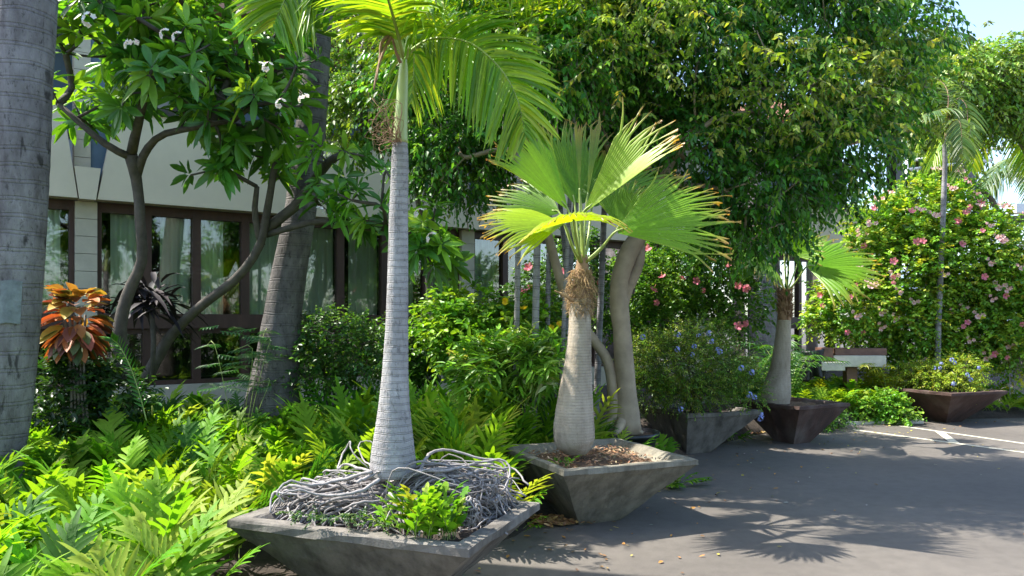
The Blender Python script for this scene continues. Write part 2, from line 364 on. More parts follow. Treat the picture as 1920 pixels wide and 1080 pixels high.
for pt in piers:
    pil = Acc(); z = .3
    while z < Zf - .02:
        hgt = min(.205, Zf - .004 - z); wbox(pil, pt - .115, pt + .115, -.2, .045, z, z + hgt - .006); z += .205
    z = Zf + .1
    while z < 5.2:
        wbox(pil, pt - .12, pt + .05, -.25, .0, z, z + .2); z += .206
    pl = pil.build("pillar", M['cream'], bld, sm=False)
    a = Acc(); v = []
    for n_ in (.0, .215): v += [WP(pt - .085, n_, Zf - .01), WP(pt + .085, n_, Zf - .01), WP(pt + .135, n_, Zf + .36), WP(pt - .135, n_, Zf + .36)]
    a.add(v, [(3, 2, 1, 0), (4, 5, 6, 7), (0, 1, 5, 4), (2, 3, 7, 6), (1, 2, 6, 5), (3, 0, 4, 7)])
    a.build("keystone", M['beige'], pl, sm=False).location = (0, 0, 0)
    a = Acc(); wbox(a, pt + .053, pt + .35, -.24, -.04, Zf + .1, 5.4); a.build("bluish_strip_panel", M['blue'], pl, sm=False).location = (0, 0, 0)  # plain bluish strip set behind the gap beside the pillar
# windows
bays = []
def chain(pxs): return [t_of(p) for p in pxs]
ch = [[TL - 2, TL, t_of(-160), t_of(-30), t_of(60), piers[0] - .12], [piers[0] + .12] + chain([277, 370, 462, 550, 641, 724, 803]) + [piers[1] - .12],
      [piers[1] + .12] + chain([950, 1040, 1120, 1190]) + [piers[2] - .12], [piers[2] + .12]]
tt = piers[2] + .12; tgt = t_of(1503); nb = max(1, round((tgt - tt) / 1.25)); 
ch[3] += [tt + (tgt - tt) * k / nb for k in range(1, nb + 1)]
while ch[3][-1] + 1.1 < TR - .1: ch[3].append(ch[3][-1] + 1.12)
ch[3].append(TR)
random.seed(3)
for c in ch:
    for t0, t1 in zip(c[:-1], c[1:]):
        if t1 - t0 < .2: continue
        a = Acc(); fw = .05
        wbox(a, t0, t0 + fw, -.16, -.03, Zp, Zf - .003); wbox(a, t1 - fw, t1, -.16, -.03, Zp, Zf - .003)
        wbox(a, t0 + fw, t1 - fw, -.155, -.035, Zh, Zf - .003); wbox(a, t0 + fw, t1 - fw, -.155, -.035, Zp, Zp + .05); wbox(a, t0 + fw, t1 - fw, -.15, -.04, 1.40, Zb0 - .003)
        big = random.random() < .5
        fr = a.build("window", M['wood'], bld, sm=False)
        a = Acc(); wbox(a, t0 + fw, t1 - fw, -.10, -.09, Zb1, Zh); wbox(a, t0 + fw, t1 - fw, -.10, -.09, Zp + .05, 1.40); a.build("pane", M['glass'], fr, sm=False)
        # curtain: real pleated cloth drawn to one side
        w = t1 - t0 - 2 * fw; cov = random.choice([.6, .8, .95, 1.0]) if t0 > 0.5 else .75
        s0 = t0 + fw if random.random() < .6 else t1 - fw - w * cov
        n_ = max(12, int(cov * w * 60)); ts = np.linspace(s0, s0 + w * cov, n_); ph = random.random() * 6
        off = -.19 + .028 * np.sin(ts * 62 + ph + 1.5 * np.sin(ts * 7)) 
        v = []
        for tq_, oq in zip(ts, off): v += [WP(tq_, oq, 1.52), WP(tq_ + .006 * math.sin(tq_ * 30), oq * .98, 2.1), WP(tq_, oq, 2.9)]
        q = []
        for k in range(n_ - 1): q += [(k * 3, k * 3 + 3, k * 3 + 4, k * 3 + 1), (k * 3 + 1, k * 3 + 4, k * 3 + 5, k * 3 + 2)]
        a = Acc(); a.add(v, q); a.build("curtain", M['curtain'] if t0 < 3.5 else M['curtain2'], fr)
a = Acc()
for k in range(4):
    wbox(a, ends[k] + (.12 if k else 0), ends[k + 1] - (.12 if k < 3 else 0), -.17, .03, Zb0, Zb1 - .003)
a.build("sill_beam", M['wood'], bld, sm=False)
a = Acc(); wbox(a, TL - 3, TR, -.3, .07, -.2, Zp - .004); a.build("plinth_wall", M['cream'], bld, sm=False)
a = Acc(); wbox(a, TL - 3, TR, -1.5, -1.4, Zp, Zf); wbox(a, TR - .1, TR, -1.4, -.17, Zp, Zf); wbox(a, TL - 3, TR, -1.4, -.301, Zp - .05, Zp - .006); wbox(a, TL - 3, TR, -1.4, -.18, Zf - .06, Zf - .004); a.build("room_shade_box", M['dark'], bld, sm=False)  # near-black box paints in the darkness of the room behind the panes
a = Acc(); wbox(a, TL - 3, TR, -8, -1.51, 0, 5.55); wbox(a, 13.6, TR - .01, -7.9, -1.6, 5.56, 6.25); wbox(a, TL - 3, TR - .3, -1.505, -.02, Zf + .003, Zf + .16); a.build("upper_wall", M['upper'], bld, sm=False)
tq = TL
while tq < TR - 1:
    a = Acc(); wbox(a, tq, tq + 1.5, -1.506, -1.47, 4.0, 5.7); fr = a.build("window", M['dark_wood'], bld, sm=False)
    a = Acc(); wbox(a, tq + .08, tq + 1.42, -1.468, -1.46, 4.08, 5.62); a.build("pane", M['blue'], fr, sm=False); tq += 2.1
a = Acc(); wbox(a, TL - 3.2, 13.5, -8.3, .1, 5.56, 5.72); wbox(a, 13.5, TR + .5, -8.3, .5, 6.25, 6.42); v = [WP(13.5, .5, 6.43), WP(TR + .5, .5, 6.43), WP(TR + .5, -4, 7.1), WP(13.5, -4, 7.1), WP(TR + .5, -8.3, 6.43), WP(13.5, -8.3, 6.43)]
a.add(v, [(0, 1, 2, 3), (3, 2, 4, 5)], [(1, 4, 2), (0, 3, 5)]); a.build("roof", M['roof'], bld, sm=False)
for pt in (TR - .12, TR - 3.2):
    a = Acc(); wbox(a, pt - .14, pt + .12, -.25, .0, Zt + .1, 6.25); a.build("upper_post", M['dark_wood'], bld, sm=False)

# ------------------------------------------------------------------ planters
def fix_normals(o):
    import bmesh
    bm = bmesh.new(); bm.from_mesh(o.data); bmesh.ops.remove_doubles(bm, verts=bm.verts, dist=.0004); bmesh.ops.recalc_face_normals(bm, faces=bm.faces); bm.to_mesh(o.data); bm.free()
def bevel(o, w=.012, seg=2):
    m_ = o.modifiers.new("bevel", 'BEVEL'); m_.width = w; m_.segments = seg; m_.limit_method = 'ANGLE'; m_.angle_limit = R_(30)
def planter(c, yaw, sa, sb, bot, rim, mat, label, zt=.505, off=(0, 0), soil='mulch', drop=.05):
    ca, sn = math.cos(yaw), math.sin(yaw)
    root = empty("square_planter", (c[0], c[1], 0), label, "planter", "square flared planters along the drive")
    def ring(ha, hb, z, o=(0, 0), n=10):
        pts = []
        for (x0, y0), (x1, y1) in (((-1, -1), (1, -1)), ((1, -1), (1, 1)), ((1, 1), (-1, 1)), ((-1, 1), (-1, -1))):
            for k in range(n):
                f = k / n; x = (x0 + (x1 - x0) * f) * ha + o[0]; y = (y0 + (y1 - y0) * f) * hb + o[1]
                pts.append((c[0] + x * ca - y * sn, c[1] + x * sn + y * ca, z))
        return pts
    ha, hb = sa / 2, sb / 2; rg = []
    rg.append(ring(bot / 2, bot / 2 * sb / sa, 0.0, off))
    for f in (.1, .3, .5, .7, .9, 1.0):
        zf = (zt - .05) * f; e = bot / 2 + (ha - .012 - bot / 2) * f; e2 = bot / 2 * sb / sa + (hb - .012 - bot / 2 * sb / sa) * f
        rg.append(ring(e, e2, zf, (off[0] * (1 - f), off[1] * (1 - f))))
    rg.append(ring(ha, hb, zt - .042)); rg.append(ring(ha, hb, zt - .006)); rg.append(ring(ha - .008, hb - .008, zt))
    rg.append(ring(ha - rim, hb - rim, zt)); rg.append(ring(ha - rim - .012, hb - rim - .012, zt - .012)); rg.append(ring(ha - rim - .14, hb - rim - .14, zt - .15)); rg.append(ring(ha - rim - .2, hb - rim - .2, zt - .22))
    a = Acc(); k = len(rg[0]); v = np.array(rg).reshape(-1, 3)
    jit = rng.normal(size=v.shape) * .0028; jit[:k] = 0; v = v + jit
    q = []
    for i_ in range(len(rg) - 1):
        for j_ in range(k): q.append((i_ * k + j_, i_ * k + (j_ + 1) % k, (i_ + 1) * k + (j_ + 1) % k, (i_ + 1) * k + j_))
    t_ = []; b0 = len(v); v = np.vstack([v, [A(c[0], c[1], 0.0)], [A(c[0], c[1], zt - .22)]])
    l0 = (len(rg) - 1) * k
    for j_ in range(k): t_.append((b0, (j_ + 1) % k, j_)); t_.append((b0 + 1, l0 + j_, l0 + (j_ + 1) % k))
    a.add(v, q, t_); o = a.build("bowl", mat, root, sm=False)
    # soil
    a = Acc(); g = 22; ss = np.linspace(-1, 1, g); X, Yg = np.meshgrid(ss * (ha - rim - .03), ss * (hb - rim - .03), indexing='ij')
    Zg = zt - drop + .035 * rng.random(X.shape) + .03 * np.cos(X / ha * 1.5) * np.cos(Yg / hb * 1.5) - .03
    e = (np.abs(X) > ha - rim - .035) | (np.abs(Yg) > hb - rim - .035); Zg = np.where(e, zt - drop - .035, Zg)
    v = np.stack([c[0] + X * ca - Yg * sn, c[1] + X * sn + Yg * ca, Zg], -1).reshape(-1, 3)
    i, j = np.meshgrid(np.arange(g - 1), np.arange(g - 1), indexing='ij')
    a.add(v, np.stack([i * g + j, (i + 1) * g + j, (i + 1) * g + j + 1, i * g + j + 1], -1).reshape(-1, 4)); a.build("soil", M[soil], root)
    return root
def rect_from(A0, B0, C0):  # left corner, front corner, right corner (world xy)
    A0, B0, C0 = [np.array(k[:2]) for k in (A0, B0, C0)]
    u = B0 - A0; w = C0 - B0; return (A0 + C0) / 2, math.atan2(u[1], u[0]), np.linalg.norm(u), np.linalg.norm(w)
ZR = .505
c1, y1, s1, r1 = rect_from(G(431, 975, ZR), G(884, 1029, ZR), G(1007, 941, ZR))
planter(c1, y1 + .0, s1, r1, .42, .085, M['conc'], "grey weathered square planter holding the tall ringed palm and its tangled roots", soil='soil', drop=.045)
fr = G(1057, 882, ZR)[:2]; yaw2 = R_(23)
u = np.array([math.cos(yaw2), math.sin(yaw2)]); w = np.array([-u[1], u[0]]); c2 = fr + u * .57 + w * .59
planter(c2, yaw2, 1.14, 1.18, .36, .055, M['conc_tan'], "stained concrete planter with wedge sides holding the swollen fan palm", off=(-.07, -.03), drop=.07)
fr = G(1289, 777, ZR)[:2]; yaw3 = R_(22); u = np.array([math.cos(yaw3), math.sin(yaw3)]); w = np.array([-u[1], u[0]]); c3 = fr + u * .52 + w * .55
planter(c3, yaw3, 1.04, 1.1, .32, .06, M['conc'], "dark grey flared planter filled by the blue flowering shrub behind the round pot", off=(-.18, -.1), soil='soil')
fr = G(1499, 763, ZR)[:2]; yaw4 = R_(30); u = np.array([math.cos(yaw4), math.sin(yaw4)]); w = np.array([-u[1], u[0]]); c4 = fr + u * .48 + w * .5
planter(c4, yaw4, .96, 1.0, .3, .06, M['conc_red'], "dark brown flared planter with the smaller fan palm, next to the wooden stand", off=(-.14, -.1))
c5, y5, s5, r5 = rect_from(G(1647, 724, ZR), G(1803, 739, ZR), G(1871, 731, ZR)); 
planter(c5, y5, s5, r5, .4, .07, M['conc_red'], "farthest brown wide planter below the pink hibiscus, with low blue flowers", off=(.1, .0), soil='soil')
# round pot
PC = A(1.14, 7.9, 0)
pot = empty("round_pot", PC, "round black plastic nursery pot behind the concrete planter", "plant pot")
a = Acc(); prof = [(.0, .0), (.26, .0), (.30, .2), (.335, .385), (.362, .39), (.366, .43), (.34, .432), (.33, .36), (.0, .36)]
sd_ = 40; v = []; 
for r_, z_ in prof: v += [(PC[0] + r_ * math.cos(2 * math.pi * k / sd_), PC[1] + r_ * math.sin(2 * math.pi * k / sd_), z_) for k in range(sd_)]
a.add(v, [(i_ * sd_ + j_, i_ * sd_ + (j_ + 1) % sd_, (i_ + 1) * sd_ + (j_ + 1) % sd_, (i_ + 1) * sd_ + j_) for i_ in range(len(prof) - 1) for j_ in range(sd_)])
a.build("shell", M['black'], pot)
a = Acc(); v = [(PC[0], PC[1], .40)] + [(PC[0] + .333 * math.cos(2 * math.pi * k / sd_), PC[1] + .333 * math.sin(2 * math.pi * k / sd_), .385 + .01 * random.random()) for k in range(sd_)]
a.add(v, None, [(0, k + 1, (k + 1) % sd_ + 1) for k in range(sd_)]); a.build("soil", M['mulch'], pot)

# ------------------------------------------------------------------ tree growth
def grow(trunk, trad, tips, tipr=.006, step=.22, sag=.12, jit=.03, exp=.45, start=.55):
    """trunk: list of polylines (joined at their ends to grow from); tips: (n,3). returns Acc of wood, and tip dirs"""
    nodes = []; par = []; fixed = {}
    acc = Acc()
    cand = []
    for ln, rd in zip(trunk, trad):
        pts = smooth(ln, max(6, int(np.sum(np.linalg.norm(np.diff(ln, axis=0), axis=1)) / .12)))
        rr = np.interp(np.linspace(0, 1, len(pts)), np.linspace(0, 1, len(rd)), rd)
        tube(acc, pts, rr, 12, rough=.03)
        for k in range(int(len(pts) * start), len(pts)): nodes.append(pts[k]); par.append(-2); cand.append(len(nodes) - 1)
    base_n = len(nodes); tips = np.asarray(tips, float)
    bp = np.array(nodes); dd = np.min(np.linalg.norm(tips[:, None] - bp[None], axis=2), 1); order = np.argsort(dd)
    cnt = {}; tipnode = {}
    depth = [0] * len(nodes)
    for ti in order:
        tp = tips[ti]; arr = np.array(nodes); dv = tp - arr; ds = np.linalg.norm(dv, axis=1) * (1 + .25 * (dv[:, 2] < -.1)) + .04 * np.array(depth)
        b_ = int(np.argmin(ds)); p0 = nodes[b_]; L = np.linalg.norm(tp - p0); n_ = max(1, int(L / step)); prev = b_
        for k in range(1, n_ + 1):
            f = k / n_; p = p0 + (tp - p0) * f + A(0, 0, 1) * sag * L * math.sin(math.pi * f) * (.6) + rng.normal(size=3) * jit * (0 if k == n_ else 1)
            nodes.append(p); par.append(prev); depth.append(depth[prev] + 1); prev = len(nodes) - 1
        tipnode[ti] = prev
    nl = np.zeros(len(nodes)); 
    for ti, nd in tipnode.items():
        k = nd
        while k >= base_n: nl[k] += 1; k = par[k]
    rad = tipr * np.maximum(nl, 1) ** exp
    child = {}
    for k in range(base_n, len(nodes)): child.setdefault(par[k], []).append(k)
    done = set(); dirs = np.zeros_like(tips)
    starts = [(p_, c_) for p_ in range(base_n) for c_ in child.get(p_, [])]
    while starts:
        p_, c_ = starts.pop(); chn = [p_, c_]
        while True:
            ch_ = child.get(chn[-1], [])
            if not ch_: break
            ch_ = sorted(ch_, key=lambda k: -nl[k]); 
            for o_ in ch_[1:]: starts.append((chn[-1], o_))
            chn.append(ch_[0])
        pts = np.array([nodes[k] for k in chn]); rr = np.array([rad[chn[1]]] + [rad[k] for k in chn[1:]])
        if len(pts) > 2: tube(acc, pts, rr, 6, n=len(pts) * 2)
        else: tube(acc, pts, rr, 6)
    for ti, nd in tipnode.items(): dirs[ti] = norm(np.array(nodes[nd]) - np.array(nodes[par[nd]]))
    return acc, dirs

def in_blobs(blobs, n, shell=.0):
    """blobs: (center xyz, radii xyz); random points within, weighted by volume"""
    w = np.array([b_[1][0] * b_[1][1] * b_[1][2] for b_ in blobs]) ** .8; idx = rng.choice(len(blobs), n, p=w / w.sum())
    cs = np.array([b_[0] for b_ in blobs])[idx]; rs = np.array([b_[1] for b_ in blobs])[idx]
    d = rdir(n); r = (shell + (1 - shell) * rng.random(n)) ** (1 / 2.2)
    return cs + d * rs * r[:, None], d
def twigs(acc, wood, base, outd, T, cols, nleaf=9, tl=.3, ll=.07, lw=.035, droop=.3, leafdroop=.3, wgt=None, spread=.9, twr=.0025, jit=.18, sidefrac=1.0, up=(0, 0, 1)):
    n = len(base); d = norm(outd + rng.normal(size=(n, 3)) * .45)
    L = tl * rng.uniform(.6, 1.25, n); cc = pal(n, cols, jit, wgt)
    for k in range(nleaf):
        f = (k + .6) / nleaf; p = base + d * (L * f)[:, None]; p[:, 2] -= droop * L * f * f
        tg = d.copy(); tg[:, 2] -= 2 * droop * f; tg = norm(tg)
        s = norm(np.cross(tg, rng.normal(size=(n, 3)) * .35 + A(*up))); sg = 1 if k % 2 else -1
        ld = norm(tg * (1.2 - spread * .6) + s * sg * spread * sidefrac + rng.normal(size=(n, 3)) * .28); ld[:, 2] -= leafdroop; ld = norm(ld)
        nn = norm(A(*up) + rng.normal(size=(n, 3)) * .45)
        sz = rng.uniform(.7, 1.15, n) * (1 if k < nleaf - 2 else .8)
        young = 1 + .25 * max(0, f - .6)
        leaves(acc, T, p, ld, nn, ll * sz, lw * sz, np.clip(cc * young * (1 + .10 * rng.normal(size=(n, 1))), .004, .95), .15)
    if wood is not None:
        k3 = [base, base + d * (L * .5)[:, None] - A(0, 0, 1) * (droop * L * .25)[:, None], base + d * L[:, None] - A(0, 0, 1) * (droop * L)[:, None]]
        s = norm(np.cross(d, A(0, 0, 1) + rng.normal(size=(n, 3)) * .1)); u_ = np.cross(s, d)
        vs = []
        for pp, rr in zip(k3, (twr, twr * .8, twr * .3)):
            for aa in (0, 2.09, 4.19): vs.append(pp + rr * (math.cos(aa) * s + math.sin(aa) * u_))
        v = np.stack(vs, 1).reshape(-1, 3); q1 = []
        for st in (0, 3):
            for j_ in range(3): q1.append((st + j_, st + (j_ + 1) % 3, st + 3 + (j_ + 1) % 3, st + 3 + j_))
        q = (np.array(q1)[None] + (np.arange(n) * 9)[:, None, None]).reshape(-1, 4); wood.add(v, q)

def blob(px, py, Y, rpx, ry, rY): return (P(px, py, Y), (rpx * Y / F, rY, ry * Y / F))

# ------------------------------------------------------------------ flowers
def flower_mesh(kind):
    a = Acc()
    if kind == 'hibiscus':
        pos = np.zeros((5, 3)); ang = np.arange(5) * 2 * math.pi / 5; d = np.stack([np.cos(ang), np.sin(ang), np.full(5, .35)], -1)
        leaves(a, T_PETAL, pos, d, np.tile(A(0, 0, 1), (5, 1)), .055, .036, pal(5, [(.85, .28, .36)], .08))
        tube(a, [(0, 0, 0), (0, .005, .03), (0, .012, .07)], [.003, .0025, .004], 5, col=(.8, .45, .2))
    elif kind == 'hibiscus_pale':
        pos = np.zeros((5, 3)); ang = np.arange(5) * 2 * math.pi / 5 + .3; d = np.stack([np.cos(ang), np.sin(ang), np.full(5, .6)], -1)
        leaves(a, T_PETAL, pos, d, np.tile(A(0, 0, 1), (5, 1)), .055, .034, pal(5, [(.9, .50, .50), (.9, .62, .58)], .06))
        tube(a, [(0, 0, 0), (0, .005, .03), (0, .012, .065)], [.003, .0025, .004], 5, col=(.8, .3, .3))
    elif kind == 'plumbago':
        for k in range(16):
            b_ = norm(rdir(1, .0, 1)[0]); c_ = b_ * .03; ang = np.arange(5) * 1.257; s = norm(np.cross(b_, A(.3, .2, 1))); u_ = np.cross(b_, s)
            d = np.cos(ang)[:, None] * s + np.sin(ang)[:, None] * u_
            leaves(a, T_SMALL, np.tile(c_, (5, 1)), d, np.tile(b_, (5, 1)), .013, .011, pal(5, [(.38, .46, .85), (.45, .52, .85)], .06))
    elif kind == 'plumeria':
        for k in range(7):
            b_ = norm(rdir(1, .1, 1)[0]); c_ = b_ * .06; ang = np.arange(5) * 1.257; s = norm(np.cross(b_, A(.3, .2, 1))); u_ = np.cross(b_, s)
            d = np.cos(ang)[:, None] * s + np.sin(ang)[:, None] * u_ + b_ * .4
            leaves(a, T_OVAL, np.tile(c_, (5, 1)), d, np.tile(b_, (5, 1)), .034, .024, pal(5, [(.85, .85, .78)], .03))
    elif kind == 'allamanda':
        pos = np.zeros((5, 3)); ang = np.arange(5) * 2 * math.pi / 5; d = np.stack([np.cos(ang), np.sin(ang), np.full(5, .5)], -1)
        leaves(a, T_PETAL, pos, d, np.tile(A(0, 0, 1), (5, 1)), .05, .045, pal(5, [(.85, .60, .03)], .05))
    if kind in ('hibiscus', 'hibiscus_pale'):
        v0 = a.v; c0 = a.c; q0 = a.q; t0 = a.t; b = Acc(); vv = np.vstack(v0); cc = np.vstack(c0)
        for k, (dx, dy, dz, sc) in enumerate(((0, 0, 0, 1), (.075, .03, -.02, .8), (-.03, .08, -.03, .7)) if kind == 'hibiscus_pale' else ((0, 0, 0, 1),)):
            ca_, sa_ = math.cos(k * 2.0), math.sin(k * 2.0); w_ = vv @ np.array([[ca_, sa_, 0], [-sa_, ca_, 0], [0, 0, 1]]) * sc + A(dx, dy, dz)
            b.add(w_, np.vstack(q0), np.vstack(t0) if t0 else None, cc)
        a = b
    me = a.build("flower_source", M['petal']); m_ = me.data; bpy.data.objects.remove(me); return m_
FM = {k: flower_mesh(k) for k in ('hibiscus', 'hibiscus_pale', 'plumbago', 'plumeria', 'allamanda')}
def put_flowers(parent, kinds, pts, facing=None, smin=.85, smax=1.25):
    for k, p in enumerate(pts):
        o = bpy.data.objects.new("flower", FM[random.choice(kinds)]); C.objects.link(o); o.parent = parent; o.location = Vector(p) - parent.location
        d = Vector(norm(facing[k] if facing is not None else (A(-.3, -1, .4) + rng.normal(size=3) * .5))); q_ = d.to_track_quat('Z', 'Y')
        o.rotation_mode = 'QUATERNION'; o.rotation_quaternion = q_; s = random.uniform(smin, smax); o.scale = (s, s, s)
# ================================================================== PALM 1 : ringed king palm with roots
def shift(pts, o): return [np.array(p) - o for p in pts]
def pinnate(acc_leaf, acc_rib, rach, nl=46, ll=.55, lw=.035, droop=.5, cols=None, fwd=.55, upv=(0, 0, 1), basefree=.12, rr=.012, both=1.0, lift=.12):
    pts = smooth(rach, 60); seg = np.r_[0, np.cumsum(np.linalg.norm(np.diff(pts, axis=0), axis=1))]; L = seg[-1]
    tube(acc_rib, pts[::3], np.linspace(rr, rr * .15, len(pts[::3])), 6)
    f = np.linspace(basefree, .995, nl); P_ = np.stack([np.interp(f * L, seg, pts[:, k]) for k in range(3)], -1)
    tg = norm(np.stack([np.interp(f * L, seg, np.gradient(pts[:, k])) for k in range(3)], -1))
    s = norm(np.cross(tg, A(*upv))); nn = np.cross(s, tg)
    prof = np.sin(np.clip(.12 + .88 * f, 0, 1) * math.pi) ** .55 * .85 + .15
    for sg in (-1, 1):
        d = tg * (fwd + .5 * f[:, None] ** 2) + s * sg * both + nn * lift + rng.normal(size=(nl, 3)) * .07
        c = pal(nl, cols, .12)
        leaves(acc_leaf, T_STRAP, P_, d, nn + s * sg * -.3 + rng.normal(size=(nl, 3)) * .25, ll * prof * rng.uniform(.88, 1.06, nl), lw * rng.uniform(.85, 1.1, nl), c, droop * rng.uniform(.7, 1.3, nl))
K0 = A(P(737, 885, 4.28)[0], 4.28, .46)
kp = empty("king_palm", K0, "tall slim ringed palm with green crownshaft and swollen foot rising from tangled grey roots", "palm tree")
def lathe_trunk(acc, prof, Y, sides=40, ridge=0.0, nz=140, yfun=None):
    """prof: list of (px centre, py, half width px) top->bottom, at depth Y"""
    pr = np.array([(P(x, y, Y)[0], P(x, y, Y)[2], w * Y / F) for x, y, w in prof]); pr = pr[np.argsort(pr[:, 1])]
    z = np.linspace(pr[0, 1], pr[-1, 1], nz); x = np.interp(z, pr[:, 1], pr[:, 0]); r = np.interp(z, pr[:, 1], pr[:, 2])
    k = 5; ker = np.ones(k) / k; r2 = np.convolve(np.pad(r, 2, 'edge'), ker, 'valid'); x2 = np.convolve(np.pad(x, 2, 'edge'), ker, 'valid')
    ph = np.cumsum(1 / (.05 + .02 * np.sin(z * 5))) * (z[1] - z[0]); r2 = r2 * (1 + ridge * (np.abs(np.sin(ph * 3.0)) ** 3 - .5))
    yy = np.full(nz, Y) if yfun is None else yfun(z)
    tube(acc, np.stack([x2, yy, z], -1), r2, sides, rough=.006)
a = Acc(); lathe_trunk(a, [(750, 266, 14), (750, 300, 16), (747, 420, 18), (746, 520, 19.5), (744, 620, 21.5), (741, 700, 24.5), (739, 760, 29), (738, 810, 35.5), (737, 850, 41), (737, 880, 43.5), (737, 892, 42)], 4.28, ridge=.009, nz=220)
a.build("trunk", M['tr_king'], kp)
a = Acc(); lathe_trunk(a, [(757, 100, 4), (757, 116, 7), (756, 140, 9.5), (753, 200, 11.5), (751, 250, 13), (750, 268, 15)], 4.28, nz=30); a.build("crownshaft", M['crownshaft'], kp)
# roots
cols_root = [(1, .98, .96), (.8, .78, .77), (1.1, 1.05, 1.0), (.6, .57, .55), (1.15, 1.12, 1.1)]
a = Acc(); bx0, by0 = K0[0], K0[1]
ex = A(math.cos(y1), math.sin(y1), 0); ey = A(-math.sin(y1), math.cos(y1), 0); cc1 = A(c1[0], c1[1], 0)
def loc1(p): d = p - cc1; return np.dot(d, ex), np.dot(d, ey)
for k in range(560):
    side = rng.choice(3, p=[.40, .42, .18])
    th = rng.uniform(0, 2 * math.pi)
    st = K0 + A(math.cos(th) * .115, math.sin(th) * .115, .06 + rng.random() * .03)
    if side == 0:   # to the left bundle
        end = cc1 + ex * rng.uniform(-.60, -.30) + ey * rng.uniform(-.30, .18) + A(0, 0, rng.uniform(.47, .62))
    elif side == 1:  # right bundle
        end = cc1 + ex * rng.uniform(.32, .60) + ey * rng.uniform(.0, .44) + A(0, 0, rng.uniform(.44, .72))
    else: end = cc1 + ex * rng.uniform(-.45, .4) + ey * rng.uniform(-.38, .4) + A(0, 0, rng.uniform(.46, .52))
    mid = (st * (1 - .38) + end * .38); mid[2] = max(st[2], end[2]) + rng.uniform(-.05, .09); mid += A(rng.normal() * .05, rng.normal() * .06, 0)
    m2 = st * .2 + end * .8 + A(rng.normal() * .04, rng.normal() * .06, rng.uniform(-.02, .07))
    hook = end + A(rng.normal() * .06, rng.normal() * .09, -rng.uniform(.03, .12))
    m0 = st + (mid - st) * .3 + A(0, 0, rng.uniform(-.03, .03))
    pts = smooth([st, m0, mid, m2, end, hook], 26); wv = np.cumsum(rng.normal(size=(26, 3)), 0) * .0045; wv -= np.linspace(0, 1, 26)[:, None] * wv[-1]; pts = pts + wv
    pts[:, 2] = np.maximum(pts[:, 2], .455 + .01 * rng.random())
    r0 = rng.choice([.003, .0048, .0078, .0115], p=[.26, .35, .27, .12]); c = np.array(cols_root[rng.integers(5)]) * rng.uniform(.8, 1.1)
    tube(a, pts, np.linspace(r0, r0 * .7, 26), 6, col=c)
# big looping roots
for pts, r0 in (([P(790, 880, 4.2), P(800, 862, 4.3), P(815, 848, 4.45), P(850, 846, 4.5), P(900, 862, 4.5), P(940, 868, 4.5), P(955, 895, 4.45), P(948, 930, 4.35)], .013),
                ([P(780, 884, 4.15), P(840, 880, 4.2), P(890, 868, 4.35), P(935, 860, 4.4), P(952, 880, 4.35), P(940, 920, 4.2)], .012),
                ([P(770, 885, 4.3), P(830, 868, 4.55), P(880, 872, 4.6), P(930, 878, 4.55), P(950, 905, 4.5), P(925, 940, 4.4)], .011),
                ([P(700, 885, 4.2), P(650, 870, 4.35), P(632, 880, 4.3), P(640, 850, 4.5), P(655, 832, 4.5), P(660, 850, 4.45), P(690, 880, 4.4)], .010),
                ([P(700, 880, 4.35), P(678, 860, 4.5), P(672, 838, 4.6), P(690, 834, 4.6), P(712, 850, 4.55)], .007),
                ([P(697, 885, 4.15), P(640, 900, 4.15), P(590, 908, 4.1), P(545, 905, 4.05), P(520, 925, 4.0), P(530, 950, 3.98)], .012),
                ([P(710, 900, 4.1), P(660, 930, 4.0), P(600, 935, 4.0), P(560, 925, 3.98), P(525, 935, 3.95)], .013),
                ([P(730, 925, 4.1), P(750, 955, 3.95), P(775, 985, 3.8), P(790, 1003, 3.72)], .012),
                ([P(668, 905, 4.1), P(700, 888, 4.15), P(720, 883, 4.15)], .012)):
    pts = smooth(pts, 34); pts += np.cumsum(rng.normal(size=pts.shape), 0) * .0022; pts[:, 2] = np.maximum(pts[:, 2], .46); tube(a, pts, r0 * np.linspace(.8, .32, len(pts)), 8, col=(1.05, 1.02, 1), rough=.07)
# stilt roots round the base
for k in range(80):
    th = 2 * math.pi * k / 80 + rng.normal() * .03; o_ = A(math.cos(th), math.sin(th), 0)
    tube(a, smooth([K0 + o_ * .118 + A(0, 0, .095), K0 + o_ * .15 + A(0, 0, .05), K0 + o_ * rng.uniform(.19, .27) + A(0, 0, -.01)], 7), rng.uniform(.006, .010), 6, col=np.array(cols_root[rng.integers(5)]))
a.build("roots", M['root'], kp)
